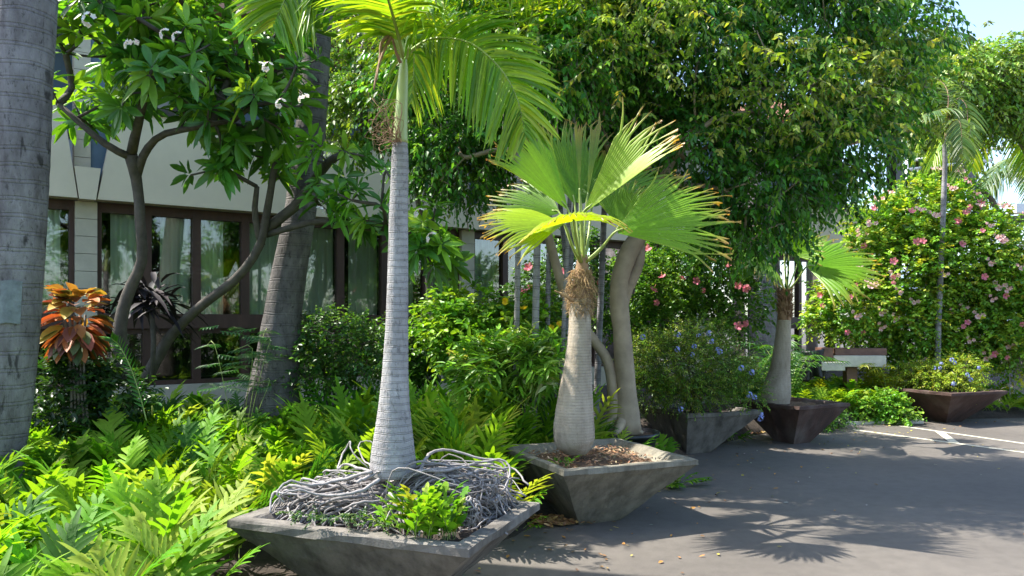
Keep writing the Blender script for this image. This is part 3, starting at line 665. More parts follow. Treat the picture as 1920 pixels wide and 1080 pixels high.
# fronds
PC_ = [(.18, .36, .02), (.26, .44, .025), (.13, .29, .02), (.36, .50, .04)]
B_ = P(757, 112, 4.28); YK = 4.28
fronds = [  # rachis control points, leaflets length, droop
    ([B_, P(775, 92, 4.25), P(815, 72, 4.15), P(880, 80, 3.98), P(935, 125, 3.88), P(968, 180, 3.82), P(985, 250, 3.8)], .38, .35, 50, (-.35, -.85, .45)),
    ([B_, P(735, 60, 4.2), P(700, 5, 4.1), P(650, -50, 4.0), P(590, -55, 3.9), P(540, -10, 3.8), P(515, 45, 3.75)], .42, .3, 50, (.3, -.8, .5)),
    ([B_, P(752, 80, 4.4), P(742, 20, 4.45), P(735, -60, 4.55), P(742, -160, 4.7), P(765, -230, 4.8)], .46, .35, 50),
    ([B_, P(772, 80, 4.2), P(800, 10, 4.05), P(850, -90, 3.9), P(920, -150, 3.8), P(980, -150, 3.8), P(1010, -90, 3.75)], .50, .5, 50, (-.3, -.6, .7)),
    ([B_, P(760, 95, 4.45), P(766, 50, 4.6), P(772, 30, 4.75), P(776, 60, 4.9), P(776, 120, 4.98), P(772, 185, 5.0)], .34, .7, 40),
    ([B_, P(770, 50, 4.4), P(800, -40, 4.45), P(850, -110, 4.5), P(930, -110, 4.55), P(985, -60, 4.6)], .48, .8, 46),
    ([B_, P(745, 60, 4.1), P(725, -10, 3.8), P(700, -90, 3.5), P(660, -160, 3.2)], .45, .5, 44),
    ([B_, P(752, 70, 4.4), P(715, -20, 4.5), P(640, -90, 4.6), P(560, -90, 4.7), P(500, -30, 4.75)], .42, .7, 42)]
for rc, ll, dr, n_, *uv in fronds:
    al, ar = Acc(), Acc(); pinnate(al, ar, rc, n_, ll, .028, dr, PC_, fwd=.75, upv=uv[0] if uv else (0, 0, 1))
    rib = ar.build("frond_stalk", M['stem_green'], kp); al.build("frond_blade", M['leaf_palm'], rib)
a = Acc()
for pts in ([P(751, 118, 4.24), P(742, 95, 4.2), P(735, 68, 4.15), P(733, 60, 4.12)], [P(735, 66, 4.15), P(722, 90, 4.1), P(708, 130, 4.05), P(701, 168, 4.0)], [P(734, 62, 4.15), P(716, 80, 4.1), P(712, 110, 4.08), P(706, 150, 4.0)]):
    tube(a, smooth(pts, 12), np.linspace(.011, .004, 12), 6, rough=.1)
for k in range(40):   # old flower stalk, thin reddish threads
    s0 = P(745, 262, 4.22) + rng.normal(size=3) * .01; e_ = s0 + A(rng.uniform(-.16, -.02), rng.uniform(-.12, .05), rng.uniform(-.05, .22)); m_ = (s0 + e_) / 2 + rng.normal(size=3) * .05
    tube(a, smooth([s0, m_, e_, e_ + rng.normal(size=3) * .04], 10), .0015, 4)
a.build("dry_sheath", M['brown_sheath'], kp)
# small ferns / weeds growing in planter 1
FERN = [(.11, .28, .015), (.17, .36, .02), (.23, .41, .03), (.055, .16, .02), (.32, .43, .06), (.13, .30, .02), (.20, .38, .02)]
def fern_fronds(al, ar, base, hd, L, lift, nl, cols, lobe=.14, lw=.030, curve=.55):
    """batch of n lobed fronds. base (n,3); hd heading (n,2); L length; lift 0..1 uprightness"""
    n = len(base); h = norm(np.hstack([hd, np.zeros((n, 1))])); K = 12
    f = np.linspace(0, 1, K)[None, :, None]
    upa = (lift[:, None, None]) ; el = np.arcsin(np.clip(upa, 0, .99)) * (1 - curve * f) - .10 * f * f
    dirv = h[:, None, :] * np.cos(el) + A(0, 0, 1) * np.sin(el); P_ = base[:, None, :] + np.cumsum(dirv, 1) * (L[:, None, None] / K)
    s = norm(np.cross(h, A(0, 0, 1)))
    c = pal(n, cols, .14)
    tw = rng.normal(size=(n, 1)) * .35
    for i_, ff in enumerate(np.linspace(.24, .93, nl)):
        x = ff * (K - 1); k0 = int(x); fr_ = x - k0; p = P_[:, k0] * (1 - fr_) + P_[:, min(k0 + 1, K - 1)] * fr_
        tg = dirv[:, k0]; nn = norm(np.cross(s, tg)); nn = np.where(nn[:, 2:3] < 0, -nn, nn)
        prof = math.sin(math.pi * (0.22 + .74 * ff)) ** .8
        for sg in (-1, 1):
            d = s * sg * 1.0 + tg * (.72 + .75 * ff) + nn * (.10 + tw * sg) + rng.normal(size=(n, 3)) * .09
            leaves(al, T_LOBE, p + tg * sg * .006, d, nn + rng.normal(size=(n, 3)) * .12, L * lobe / .5 * prof * rng.uniform(.8, 1.15, n), lw * (L / .5) * rng.uniform(.9, 1.2, n), np.clip(c * (1 + .06 * rng.normal(size=(n, 1))), .004, .9), rng.uniform(.0, .35, n))
    # wing along the rib + end lobe
    tg = dirv[:, -2]; leaves(al, T_LOBE, P_[:, -2], tg, np.cross(s, tg), L * .24, lw * L / .5, c, .1)
    wv = .015 * (L / .5)[:, None, None]
    Pw = P_[:, 2:]; v = np.stack([Pw - s[:, None] * wv, Pw + s[:, None] * wv], 2).reshape(n, -1, 3); kk = Pw.shape[1]
    q1 = np.array([(2 * j, 2 * j + 1, 2 * j + 3, 2 * j + 2) for j in range(kk - 1)])
    al.add(v.reshape(-1, 3), (q1[None] + (np.arange(n) * kk * 2)[:, None, None]).reshape(-1, 4), None, np.repeat(c, kk * 2, 0))
    if ar is not None:
        wr = .0028; Pr = P_[:, :7] - A(0, 0, .002); v = np.stack([Pr - s[:, None] * wr, Pr + s[:, None] * wr, Pr - A(0, 0, wr * 1.6)], 2).reshape(n, -1, 3); kk = 7
        q1 = np.array([(3 * j + a_, 3 * j + b_, 3 * j + 3 + b_, 3 * j + 3 + a_) for j in range(kk - 1) for a_, b_ in ((0, 1), (1, 2), (2, 0))])
        ar.add(v.reshape(-1, 3), (q1[None] + (np.arange(n) * kk * 3)[:, None, None]).reshape(-1, 4))
def fern_clump(loc, n, Lr, label, group=None, cols=FERN, lift=(.6, .98), nl=6, spread=.04, **kw):
    al, ar = Acc(), Acc(); base = np.tile(A(*loc), (n, 1)) + np.hstack([rng.normal(size=(n, 2)) * spread, np.zeros((n, 1))]); th = rng.uniform(0, 2 * np.pi, n)
    fern_fronds(al, ar, base, np.stack([np.cos(th), np.sin(th)], -1), rng.uniform(*Lr, n), rng.uniform(*lift, n), nl, cols, **kw)
    e_ = empty("fern_clump", loc, label, "fern", group); ar.build("stems", M['stem_green'], e_); al.build("fronds", M['leaf_fern'], e_)
fern_clump(P(785, 985, 3.8)[:2].tolist() + [.47], 22, (.20, .34), "bright green fern clump sprouting through the roots in the nearest planter", nl=4, lobe=.17, lw=.04, spread=.045, lift=(.88, .995), curve=.2)
fern_clump(P(832, 990, 3.8)[:2].tolist() + [.47], 18, (.16, .30), "yellow green fern clump beside the knot of roots at the nearest planter's front", lift=(.88, .995), curve=.2, nl=3, lobe=.16, lw=.06, spread=.035)
fern_clump(P(735, 950, 3.9)[:2].tolist() + [.50], 5, (.14, .2), "little pale fern sprig just below the swollen foot of the ringed palm", nl=3, lobe=.15, lw=.05, spread=.03)
def creeper(name, label, cat, spots, cols, ll=.018, n=60, h=.06, mat='leaf_bush'):
    al, ar = Acc(), Acc(); n_ = n * len(spots)
    b_ = np.array([A(*spots[i % len(spots)]) + A(rng.normal() * .07, rng.normal() * .05, 0) for i in range(n_)])
    twigs(al, ar, b_, norm(rdir(n_, .1, 1)), T_SMALL, cols, 9, h, ll, ll * .6, droop=.3, twr=.0012)
    e_ = empty(name, spots[0], label, cat); e_['kind'] = 'stuff'; ar.build("stems", M['stem_green'], e_); al.build("foliage", M[mat], e_)
creeper("small_weed", "low dark green weeds along the front inside of the nearest planter", "weed", [P(x, y, 3.85) for x, y in ((600, 970), (640, 975), (690, 980), (560, 965), (660, 970))], [(.03, .09, .015), (.05, .13, .02)], n=14, h=.05)
# root knot ball
a = Acc(); kc = P(880, 960, 3.88)
for k in range(90):
    d0 = rdir(1)[0]; d1 = norm(d0 + rng.normal(size=3) * .8); d2 = norm(d1 + rng.normal(size=3) * .8)
    r0 = .062 * A(1, .9, 1.15); tube(a, smooth([kc + d0 * r0, kc + d1 * r0 * 1.05, kc + d2 * r0], 9), rng.uniform(.003, .006), 5, col=np.array(cols_root[rng.integers(5)]) * .95)
a.build("root_knot", M['root'], kp)

# ================================================================== PALM 2 : fan palm
def fan_leaf(al, hast, u, nrm_, R, spread=150, nseg=34, droop=.25, cup=.12, col=None, tipc=(.45, .27, .08), asym=0.0, jr=.05, split=.7, foldc=0.0):
    u = norm(A(*u)); nrm_ = norm(A(*nrm_) - u * np.dot(A(*nrm_), u)); v = np.cross(nrm_, u); col = np.array(col if col is not None else (.11, .27, .02))
    st = np.array([.03, .2, .4, .56, split, (split + 1) / 2, .96, 1.0]); K = len(st); hs = R_(spread) / 2
    lean = rng.uniform(-.02, .02)
    for i_ in range(nseg):
        a0 = -hs + 2 * hs * i_ / nseg; a1 = -hs + 2 * hs * (i_ + 1) / nseg; am = (a0 + a1) / 2; RR = R * (.80 + .20 * math.cos(am * .9 + asym)) * (1 + rng.normal() * jr)
        pts = []; cl = []; cj = col * (1 + rng.normal() * .07); dt = rng.normal() * .07
        for s_ in st:
            if s_ <= split: A0, A1, rid = a0, a1, .42 * (a1 - a0) * s_ * RR
            else:
                g = (s_ - split) / (1 - split); wd = (1 - g) ** .8; A0 = am - (am - a0) * wd + dt * g; A1 = am + (a1 - am) * wd + dt * g; rid = .42 * (a1 - a0) * split * RR * wd
            for an, rz in ((A0, 0), ((A0 + A1) / 2, rid), (A1, 0)):
                rr_ = RR * s_; lat = math.sin(an); fold = foldc * abs(lat) * rr_
                p = hast + u * rr_ * math.cos(an) + v * rr_ * lat + nrm_ * (rz + cup * rr_ * (lat * lat) + fold)
                p = p + A(0, 0, -1) * droop * RR * (s_ ** 2.6) * (.5 + .5 * abs(lat)) - A(0, 0, 1) * (.10 * RR * max(0, s_ - split) ** 1.5 * (1 + 3 * abs(rng.normal() * .3)) if s_ > split else 0)
                pts.append(p)
                tb = max(0, (s_ - .80) / .2) ** 1.2; edge = max(0, (abs(am) / hs - .92) / .08) * .5
                yl = np.array((.30, .36, .03)); k_ = min(1, .22 * s_ + edge); base_c = cj * (1 - k_) + yl * k_
                cl.append(base_c * (1 - tb) + np.array(tipc) * tb)
        q = []
        for j_ in range(K - 1): b_ = j_ * 3; q += [(b_, b_ + 1, b_ + 4, b_ + 3), (b_ + 1, b_ + 2, b_ + 5, b_ + 4)]
        al.add(pts, q, None, np.clip(cl, .004, .9))
YF = 6.15
fp = empty("fan_palm", A(P(1077, 830, YF)[0], YF, .45), "bottle shaped fan palm with pleated bright leaves and a collar of tan fibre", "palm tree")
a = Acc(); lathe_trunk(a, [(1088, 560, 19), (1087, 620, 21.5), (1084, 680, 25), (1080, 730, 31), (1077, 775, 36), (1076, 805, 39), (1077, 828, 38), (1079, 842, 30), (1079, 850, 20)], YF, ridge=.006, nz=120)
a.build("trunk", M['tr_fan'], fp)
a = Acc(); lathe_trunk(a, [(1092, 478, 9), (1092, 500, 12), (1089, 530, 16), (1088, 565, 19)], YF, nz=20); a.build("heartwood", M['brown_sheath'], fp)
a = Acc()
for k in range(900):
    th = rng.uniform(0, 2 * math.pi); z = rng.random(); py = 505 + 85 * z; r0 = (13 + 12 * math.sin(z * math.pi * .9) ** .8) * YF / F * rng.uniform(.7, 1.1)
    c0 = P(1089, py, YF) + A(math.cos(th), math.sin(th), 0) * r0
    d = norm(A(math.cos(th + rng.normal() * .9), math.sin(th + rng.normal() * .9), rng.normal() * .5 - .45)); L_ = rng.uniform(.04, .12)
    tube(a, [c0 - d * L_ * .4, c0 + A(math.cos(th), math.sin(th), 0) * .012, c0 + d * L_ * .6 + A(0, 0, -.02)], [.0022, .002, .0008], 3, cap=False, col=np.array((1.1, 1.05, .95)) * rng.uniform(.55, 1.2))
tube(a, [P(1075, 565, YF - .12), P(1058, 553, YF - .2), P(1040, 545, YF - .24)], [.012, .011, .006], 6, col=(1, .9, .8))
a.build("fibre_collar", M['fibre'], fp)
Bf = P(1092, 492, YF)
def pt_blade(root, base, hast, u, n, R, pw=.013, mid=None, col=None, **k):
    ar, al = Acc(), Acc(); m_ = (base + hast) / 2 + A(0, 0, -.02) if mid is None else mid
    tube(ar, smooth([base, m_, hast, hast + norm(A(*u)) * R * .12], 12), np.linspace(pw, pw * .55, 12), 6)
    fan_leaf(al, hast, u, n, R, col=col, **k)
    s_ = ar.build("petiole", M['stem_green'], root); al.build("fan_blade", M['leaf_fan'], s_)
g1, g2, g3 = (.20, .44, .015), (.34, .52, .02), (.13, .31, .02)
pt_blade(fp, Bf + A(.03, -.03, .0), P(1152, 436, 5.95), (1, -.1, .34), (-.45, -.8, .5), .86, spread=84, nseg=38, cup=.06, droop=.10, col=g1)
pt_blade(fp, Bf + A(.02, .02, .0), P(1160, 425, 6.25), (.15, .1, 1), (-.6, -1, .2), .42, spread=90, nseg=26, cup=.25, droop=.05, col=g3)
pt_blade(fp, Bf + A(.01, -.02, .02), P(1092, 402, 5.95), (.70, -.15, .72), (-.5, -.75, .55), .92, spread=46, nseg=26, cup=.30, droop=.02, col=g2, foldc=.25)
pt_blade(fp, Bf + A(-.02, -.03, 0), P(1058, 420, 5.9), (-1, -.12, .10), (.05, -.55, .9), .64, spread=110, nseg=34, cup=-.10, droop=.14, col=g2)
pt_blade(fp, Bf + A(-.01, -.04, 0), P(1075, 415, 5.8), (-.1, -1, .12), (-.1, .30, .95), .50, spread=150, nseg=30, cup=-.1, droop=.30, col=g2)
pt_blade(fp, Bf + A(-.01, .02, .02), P(1078, 385, 6.3), (-.16, .15, 1), (.25, -1, .1), .74, spread=66, nseg=28, cup=.16, droop=.03, col=g3)
pt_blade(fp, Bf + A(-.02, .0, .02), P(1066, 395, 6.1), (-.62, -.1, .85), (.45, -.8, .5), .80, spread=58, nseg=26, cup=.14, droop=.06, col=g1)
pt_blade(fp, Bf + A(-.02, .02, .0), P(1050, 400, 6.4), (-.9, .3, .35), (.2, -.8, .6), .62, spread=100, nseg=28, cup=.05, droop=.15, col=g3)
pt_blade(fp, Bf + A(.02, .04, .0), P(1110, 390, 6.6), (.55, .5, .8), (-.2, -.9, .4), .85, spread=80, nseg=28, cup=.1, droop=.1, col=g3)
pt_blade(fp, Bf + A(.0, .03, .02), P(1090, 385, 6.5), (.0, .7, .9), (0, -.9, .5), .85, spread=90, nseg=28, cup=.1, droop=.1, col=g3)
pt_blade(fp, Bf + A(.0, .0, .03), P(1100, 380, 6.15), (.12, 0, 1), (0, -1, 0), .66, spread=8, nseg=6, cup=0, droop=0, col=(.2, .32, .08), split=.9)
pt_blade(fp, Bf + A(.0, .01, .03), P(1087, 370, 6.2), (-.02, 0, 1), (0, -1, 0), .60, spread=7, nseg=5, cup=0, droop=0, col=(.2, .32, .08), split=.9)
fern_clump([P(1060, 850, 5.85)[0], 5.85, .45], 6, (.10, .17), "tiny fern sprouting at the foot of the bottle shaped fan palm", nl=3, lobe=.15, lw=.05, spread=.03)

# small fan palm in planter 4
Y4 = 10.05
f4 = empty("fan_palm", A(P(1458, 748, Y4)[0], Y4, .45), "smaller fan palm with mossy swollen base in the dark brown planter", "palm tree")
a = Acc(); lathe_trunk(a, [(1470, 600, 12.5), (1468, 640, 14.5), (1463, 690, 18), (1458, 720, 24), (1455, 742, 27), (1455, 756, 24)], Y4, ridge=.006, nz=80); a.build("trunk", M['tr_fan'], f4)
a = Acc(); lathe_trunk(a, [(1474, 540, 6), (1472, 570, 11), (1470, 602, 12.5)], Y4, nz=16)
for k in range(160):
    th = rng.uniform(0, 6.28); c0 = P(1472, rng.uniform(545, 600), Y4) + A(math.cos(th), math.sin(th), 0) * .075; tube(a, [c0, c0 + A(math.cos(th) * .02, math.sin(th) * .02, .05), c0 + A(math.cos(th) * .05, math.sin(th) * .05, .07)], [.009, .006, .001], 4, col=(1, .9, .8))
a.build("fibre_collar", M['brown_sheath'], f4)
B4 = P(1475, 548, Y4)
for hp, u_, n_, R_4, sp, cl, cu in (((1512, 500, 9.8), (1, -.25, .10), (-.25, -.62, .75), .86, 140, (.17, .42, .02), .05), ((1446, 498, 9.7), (-.8, -.5, .15), (-.1, -.6, .75), .62, 140, g3, 0),
                                ((1480, 478, 9.9), (.3, -.5, .6), (-.1, -.8, .6), .55, 120, g1, .1), ((1470, 470, 10.2), (-.2, .3, 1), (0, -1, .2), .55, 110, g3, .1),
                                ((1500, 480, 10.3), (.7, .5, .6), (0, -.6, .7), .7, 110, g3, .05), ((1430, 505, 10.1), (-1, .3, .2), (0, -.6, .7), .5, 110, g3, .0)):
    pt_blade(f4, B4, P(*hp), u_, n_, R_4, pw=.014, spread=sp, nseg=26, cup=cu, droop=.15, col=cl)

# ================================================================== ficus tree in the round pot
YT = 7.9
ft = empty("ficus_tree", PC + A(0, 0, .4), "big dense ficus with smooth tan twin stems and dark leaves, planted in the black pot", "tree")
FB = [blob(820, 170, 8.2, 130, 100, .8), blob(860, 300, 8.0, 95, 70, .6), blob(960, 120, 8.3, 130, 140, 1.0), blob(1120, 60, 8.3, 190, 110, 1.1),
      blob(1130, 190, 8.2, 120, 80, .8), blob(1290, 90, 8.0, 150, 110, 1.0), blob(1300, 280, 7.9, 110, 80, .7), blob(1450, 180, 8.0, 140, 100, .9), blob(1570, 260, 8.2, 100, 80, .8), blob(1440, 350, 7.9, 120, 60, .7),
      blob(1400, 420, 7.9, 75, 55, .5), blob(1540, 330, 8.3, 65, 50, .5), blob(1620, 130, 8.4, 100, 90, .8), blob(1520, 30, 8.1, 150, 80, .9), blob(1700, 60, 8.6, 65, 50, .5), blob(1000, -80, 8.6, 250, 100, 1.2), blob(1300, -90, 8.4, 250, 100, 1.3), blob(1600, -70, 8.4, 150, 70, .9),
      blob(1490, 425, 8.0, 28, 28, .3), blob(1340, 390, 8.0, 45, 60, .4), blob(1010, 200, 8.2, 80, 100, .6), blob(990, 150, 6.95, 75, 90, .35), blob(1080, 110, 7.0, 70, 80, .35)]
tips, _ = in_blobs(FB, 330)
wood, _d = grow([[P(1176, 812, YT), P(1175, 740, YT), P(1168, 640, YT), P(1160, 540, YT), P(1178, 475, YT), P(1205, 430, YT - .05), P(1225, 370, YT - .1), P(1260, 300, YT - .2)],
                 [P(1160, 610, YT + .02), P(1176, 545, YT + .06), P(1200, 480, YT + .1), P(1185, 400, YT + .2), P(1150, 300, YT + .2), P(1110, 200, YT)],
                 [P(1152, 800, YT), P(1150, 740, YT), P(1140, 680, YT + .03), P(1115, 640, YT + .05), P(1085, 600, YT + .05), P(1055, 540, YT), P(1030, 450, YT - .1), P(1005, 370, YT - .3), P(960, 280, YT - .6)],
                 [P(1130, 800, YT - .1), P(1140, 805, YT - .05), P(1160, 795, YT)]],
                [[.15, .105, .095, .092, .098, .08, .065, .045], [.05, .06, .055, .05, .03], [.075, .06, .054, .052, .054, .05, .045, .04, .03], [.05, .06, .06]], tips, .0055, sag=.06, start=.62)
for pts in ([P(1150, 790, YT - .02), P(1130, 803, YT - .12), P(1118, 806, YT - .2), P(1112, 812, YT - .22)], [P(1175, 780, YT), P(1192, 805, YT - .05), P(1205, 812, YT - .05)], [P(1165, 790, YT - .1), P(1158, 808, YT - .2), P(1150, 814, YT - .26)]):
    tube(wood, smooth(pts, 10), np.linspace(.055, .02, 10), 9, rough=.04)
wood.build("trunk", M['bark_ficus'], ft)
FIC = [(.035, .14, .02), (.065, .21, .025), (.11, .31, .03), (.20, .42, .04)]
b_, d_ = in_blobs(FB, 11500, .25); tw, al = Acc(), Acc()
twigs(al, tw, b_, norm(d_ + A(0, 0, -.1)), T_SMALL, FIC, 9, .30, .078, .042, droop=.55, leafdroop=.55, wgt=[3, 4, 3, 1])
b_ = np.vstack([rng.normal(size=(260, 3)) * A(.55, .3, .32) + P(1500, 160, 7.1), rng.normal(size=(200, 3)) * A(.45, .25, .3) + P(1180, 30, 6.7), rng.normal(size=(160, 3)) * A(.3, .2, .3) + P(1640, 150, 7.6)])
twigs(al, tw, b_, norm(rdir(len(b_), -.2, .6)), T_SMALL, [(.16, .30, .03), (.24, .38, .04), (.30, .36, .07)], 9, .32, .07, .036, droop=.5, leafdroop=.5)
tw.build("twigs", M['bark'], ft); al.build("crown", M['leaf_ficus'], ft)

# lighter small-leaved climber left of the ficus (bright, sunlit), on the second coconut trunk
vb = [blob(650, 225, 8.7, 60, 60, .4), blob(700, 190, 8.7, 80, 80, .5), blob(830, 230, 8.5, 90, 90, .5), blob(620, 150, 8.8, 45, 60, .35), blob(870, 330, 8.4, 60, 40, .3), blob(800, 120, 8.7, 90, 60, .5), blob(920, 260, 8.5, 50, 80, .4), blob(700, 60, 9.0, 100, 60, .5)]
VN = empty("weeping_fig", P(805, 500, 9.0) * A(1, 1, 0) + A(0, 0, .3), "sunlit small leaved fig behind the ringed palm's crownshaft", "tree")
tips, _ = in_blobs(vb, 90); wd_, _d = grow([[P(805, 700, 9.0), P(808, 600, 9.0), P(800, 480, 8.9), P(785, 380, 8.8), P(770, 300, 8.7)]], [[.05, .045, .04, .035, .03]], tips, .004, sag=.05, start=.6); wd_.build("trunk", M['bark'], VN)
b_, d_ = in_blobs(vb, 1700, .2); tw, al = Acc(), Acc()
twigs(al, tw, b_, d_, T_SMALL, [(.12, .26, .02), (.18, .33, .03), (.25, .38, .04), (.08, .19, .02)], 9, .24, .062, .036, droop=.5, leafdroop=.45); tw.build("twigs", M['bark'], VN); al.build("crown", M['leaf_ficus'], VN)

# ================================================================== coconut trunks on the left
lc = empty("coconut_palm", P(20, 900, 5.6) * A(1, 1, 0) + A(0, 0, bed_z(P(20, 900, 5.6)[0], 5.6)), "thick coconut trunk at the left edge with a metal patch nailed to it", "palm tree")
YL = 5.6
a = Acc(); lathe_trunk(a, [(96, -3400, 26), (84, -2200, 30), (78, -1400, 32), (70, -700, 34), (66, -300, 38), (50, -20, 52), (42, 150, 50), (38, 300, 49), (32, 480, 46), (27, 600, 43), (20, 700, 42), (8, 800, 42), (-3, 860, 42), (-8, 930, 48)], YL, ridge=.01, nz=320, sides=48)
a.build("trunk", M['tr_coco'], lc)
a = Acc(); v = []; rp = 46.5 * YL / F
for z_ in (P(0, 606, YL)[2], P(0, 566, YL)[2], P(0, 528, YL)[2]):
    cxx = np.interp(z_, [P(0, 606, YL)[2], P(0, 528, YL)[2]], [P(27, 0, YL)[0], P(31, 0, YL)[0]])
    for th in np.linspace(-1.75, -.80, 10): v.append((cxx + math.cos(th) * rp, YL + math.sin(th) * rp, z_ + .004 * math.sin(th * 9)))
a.add(v, [(r_ * 10 + k, r_ * 10 + k + 1, (r_ + 1) * 10 + k + 1, (r_ + 1) * 10 + k) for r_ in range(2) for k in range(9)]); a.build("metal_patch", plain("dull_tin_sheet", (.17, .19, .20), .6, .35, 14, .5, metal=.2), lc)
a = Acc(); crx, cz = P(96, -3400, YL)[0], P(0, -3400, YL)[2]
al, ar = Acc(), Acc()
for k in range(9):
    th = k * .7 + .3; d = A(math.cos(th), math.sin(th), 0); b_ = A(crx, YL, cz)
    pinnate(al, ar, [b_, b_ + d * .6 + A(0, 0, .8), b_ + d * 1.6 + A(0, 0, .9), b_ + d * 2.5 + A(0, 0, .3)], 40, .5, .03, .5, PC_)
ar.build("frond_stalks", M['stem_green'], lc); al.build("fronds", M['leaf_palm'], lc)
YC = 7.4
c2p = empty("coconut_palm", P(520, 720, YC) * A(1, 1, 0) + A(0, 0, .3), "leaning grey coconut trunk with rough flared foot between the window bays", "palm tree")
a = Acc(); lathe_trunk(a, [(740, -2600, 15), (700, -1300, 18), (640, -500, 20), (622, -200, 23), (598, 20, 25), (592, 120, 26), (585, 220, 27), (574, 320, 29), (560, 420, 29), (542, 510, 32), (529, 600, 35), (520, 680, 41), (514, 730, 47), (510, 780, 54)], YC, ridge=.012, nz=260, sides=40)
a.build("trunk", M['tr_coco2'], c2p)
al, ar = Acc(), Acc()
for k in range(7):
    th = k * .9; d = A(math.cos(th), math.sin(th), 0); b_ = P(740, -2600, YC)
    pinnate(al, ar, [b_, b_ + d * .6 + A(0, 0, .8), b_ + d * 1.6 + A(0, 0, .9), b_ + d * 2.4 + A(0, 0, .3)], 36, .5, .03, .5, PC_)
ar.build("frond_stalks", M['stem_green'], c2p); al.build("fronds", M['leaf_palm'], c2p)

# ================================================================== plumerias
PL = [(.06, .19, .025), (.09, .25, .028), (.14, .34, .03), (.23, .45, .04)]
def plumeria(root, trunk, trad, blobs, nt_, lmin=.16, lmax=.27, nlv=11, flw=0, extra=None, tr=.009):
    tips, _ = in_blobs(blobs, nt_, .15)
    if extra is not None: tips = np.vstack([tips, extra])
    wd_, td = grow(trunk, trad, tips, tr, step=.16, sag=-.10, jit=.018, exp=.36, start=.45); wd_.build("trunk", M['bark_dark'], root)
    al = Acc(); n = len(tips)
    ax = norm(td + A(0, 0, .5) + rng.normal(size=(n, 3)) * .25); c = pal(n, PL, .15)
    for k in range(nlv):
        th = k * 2.4 + rng.uniform(0, 1, n); s = norm(np.cross(ax, A(.3, .5, .1))); u_ = np.cross(ax, s); rad_ = np.cos(th)[:, None] * s + np.sin(th)[:, None] * u_
        f = k / nlv; d = ax * (.15 + .9 * f) + rad_ * 1.0 + rng.normal(size=(n, 3)) * .12 + A(0, 0, -.12) * (1 - f) * 2
        L = rng.uniform(lmin, lmax, n) * (1 - .35 * f)
        leaves(al, T_OVAL, tips + ax * (.05 * f) + rad_ * .012, d, norm(ax + rad_ * -.2 + rng.normal(size=(n, 3)) * .25), L, L * .30, np.clip(c * (1 + .12 * rng.normal(size=(n, 1))), .004, .9), rng.uniform(.05, .40, n))
    al.build("crown", M['leaf_plum'], root)
    return tips
YP = 6.9
pl1 = empty("plumeria_tree", P(262, 690, YP) * A(1, 1, 0) + A(0, 0, .25), "plumeria with a forked dark trunk, long glossy leaves and white blooms before the left pillar", "tree")
PB = [blob(250, 60, 6.7, 150, 90, .7), blob(200, 150, 6.6, 110, 70, .5), blob(400, 90, 6.7, 150, 100, .7), blob(420, 200, 6.5, 130, 70, .6), blob(330, 160, 6.4, 120, 80, .6), blob(520, 160, 6.5, 90, 90, .5), blob(300, -60, 6.7, 260, 80, .8), blob(150, 200, 7.1, 60, 60, .4), blob(560, 60, 6.7, 70, 80, .5), blob(470, 250, 6.7, 100, 40, .5)]
t1 = plumeria(pl1, [[P(225, 720, YP), P(224, 620, YP - .05), P(240, 550, YP - .05), P(266, 490, YP - .05), P(263, 420, YP - .1), P(258, 350, YP - .1), P(245, 290, YP - .2)],
                    [P(256, 330, YP - .1), P(270, 290, YP - .2), P(300, 255, YP - .3), P(360, 240, YP - .45), P(440, 225, YP - .55)],
                    [P(245, 295, YP - .2), P(205, 275, YP - .3), P(160, 240, YP - .35), P(110, 195, YP - .4)],
                    [P(247, 285, YP - .2), P(262, 220, YP - .4), P(280, 140, YP - .6)]],
              [[.075, .058, .05, .046, .042, .044, .055], [.042, .035, .03, .025, .02], [.036, .03, .026, .02], [.045, .036, .028]], PB, 270, nlv=12, tr=.0072)
top = [P(328, 68, 5.75), P(320, 75, 5.75), P(500, 128, 5.6), P(170, 35, 5.7), P(570, 185, 5.6), P(530, 190, 5.6)]
put_flowers(pl1, ['plumeria'], [P(x, y, 5.45) for x, y in ((312, 66), (335, 72), (503, 128), (572, 188), (170, 38), (455, 30), (528, 196), (250, 88))], smin=.55, smax=.8)
YQ = 6.6
pl2 = empty("plumeria_tree", P(270, 705, 7.6) * A(1, 1, 0) + A(0, 0, .28), "plumeria with a long low slanting limb that reaches up past the leaning trunk", "tree")
PB2 = [blob(640, 380, 6.5, 60, 60, .4), blob(700, 350, 6.4, 50, 60, .35), blob(620, 285, 6.6, 60, 25, .3), blob(470, 310, 6.8, 70, 40, .35), blob(800, 440, 6.6, 60, 60, .35), blob(830, 480, 6.6, 50, 30, .3), blob(720, 440, 6.6, 60, 25, .3), blob(385, 315, 6.6, 50, 18, .2)]
plumeria(pl2, [[P(268, 720, 7.6), P(290, 680, 7.55), P(320, 630, 7.5), P(375, 575, 7.3), P(440, 525, 7.1), P(485, 465, 7.0), P(500, 400, 6.9), P(512, 330, 6.8), P(520, 290, 6.8)],
               [P(490, 460, 7.0), P(478, 400, 6.9), P(482, 350, 6.8)], [P(500, 430, 7.0), P(560, 380, 6.9), P(610, 310, 6.7), P(640, 290, 6.6)], [P(500, 440, 7.0), P(600, 415, 6.8), P(700, 430, 6.7), P(780, 450, 6.7)]],
         [[.065, .058, .05, .046, .042, .038, .034, .03, .026], [.035, .028, .022], [.05, .045, .04, .03], [.03, .026, .022, .018]], PB2, 66, .14, .24, nlv=11)
put_flowers(pl2, ['plumeria'], [P(788, 402, 6.2), P(812, 448, 6.2), P(600, 398, 6.2)], smin=.6, smax=.8)

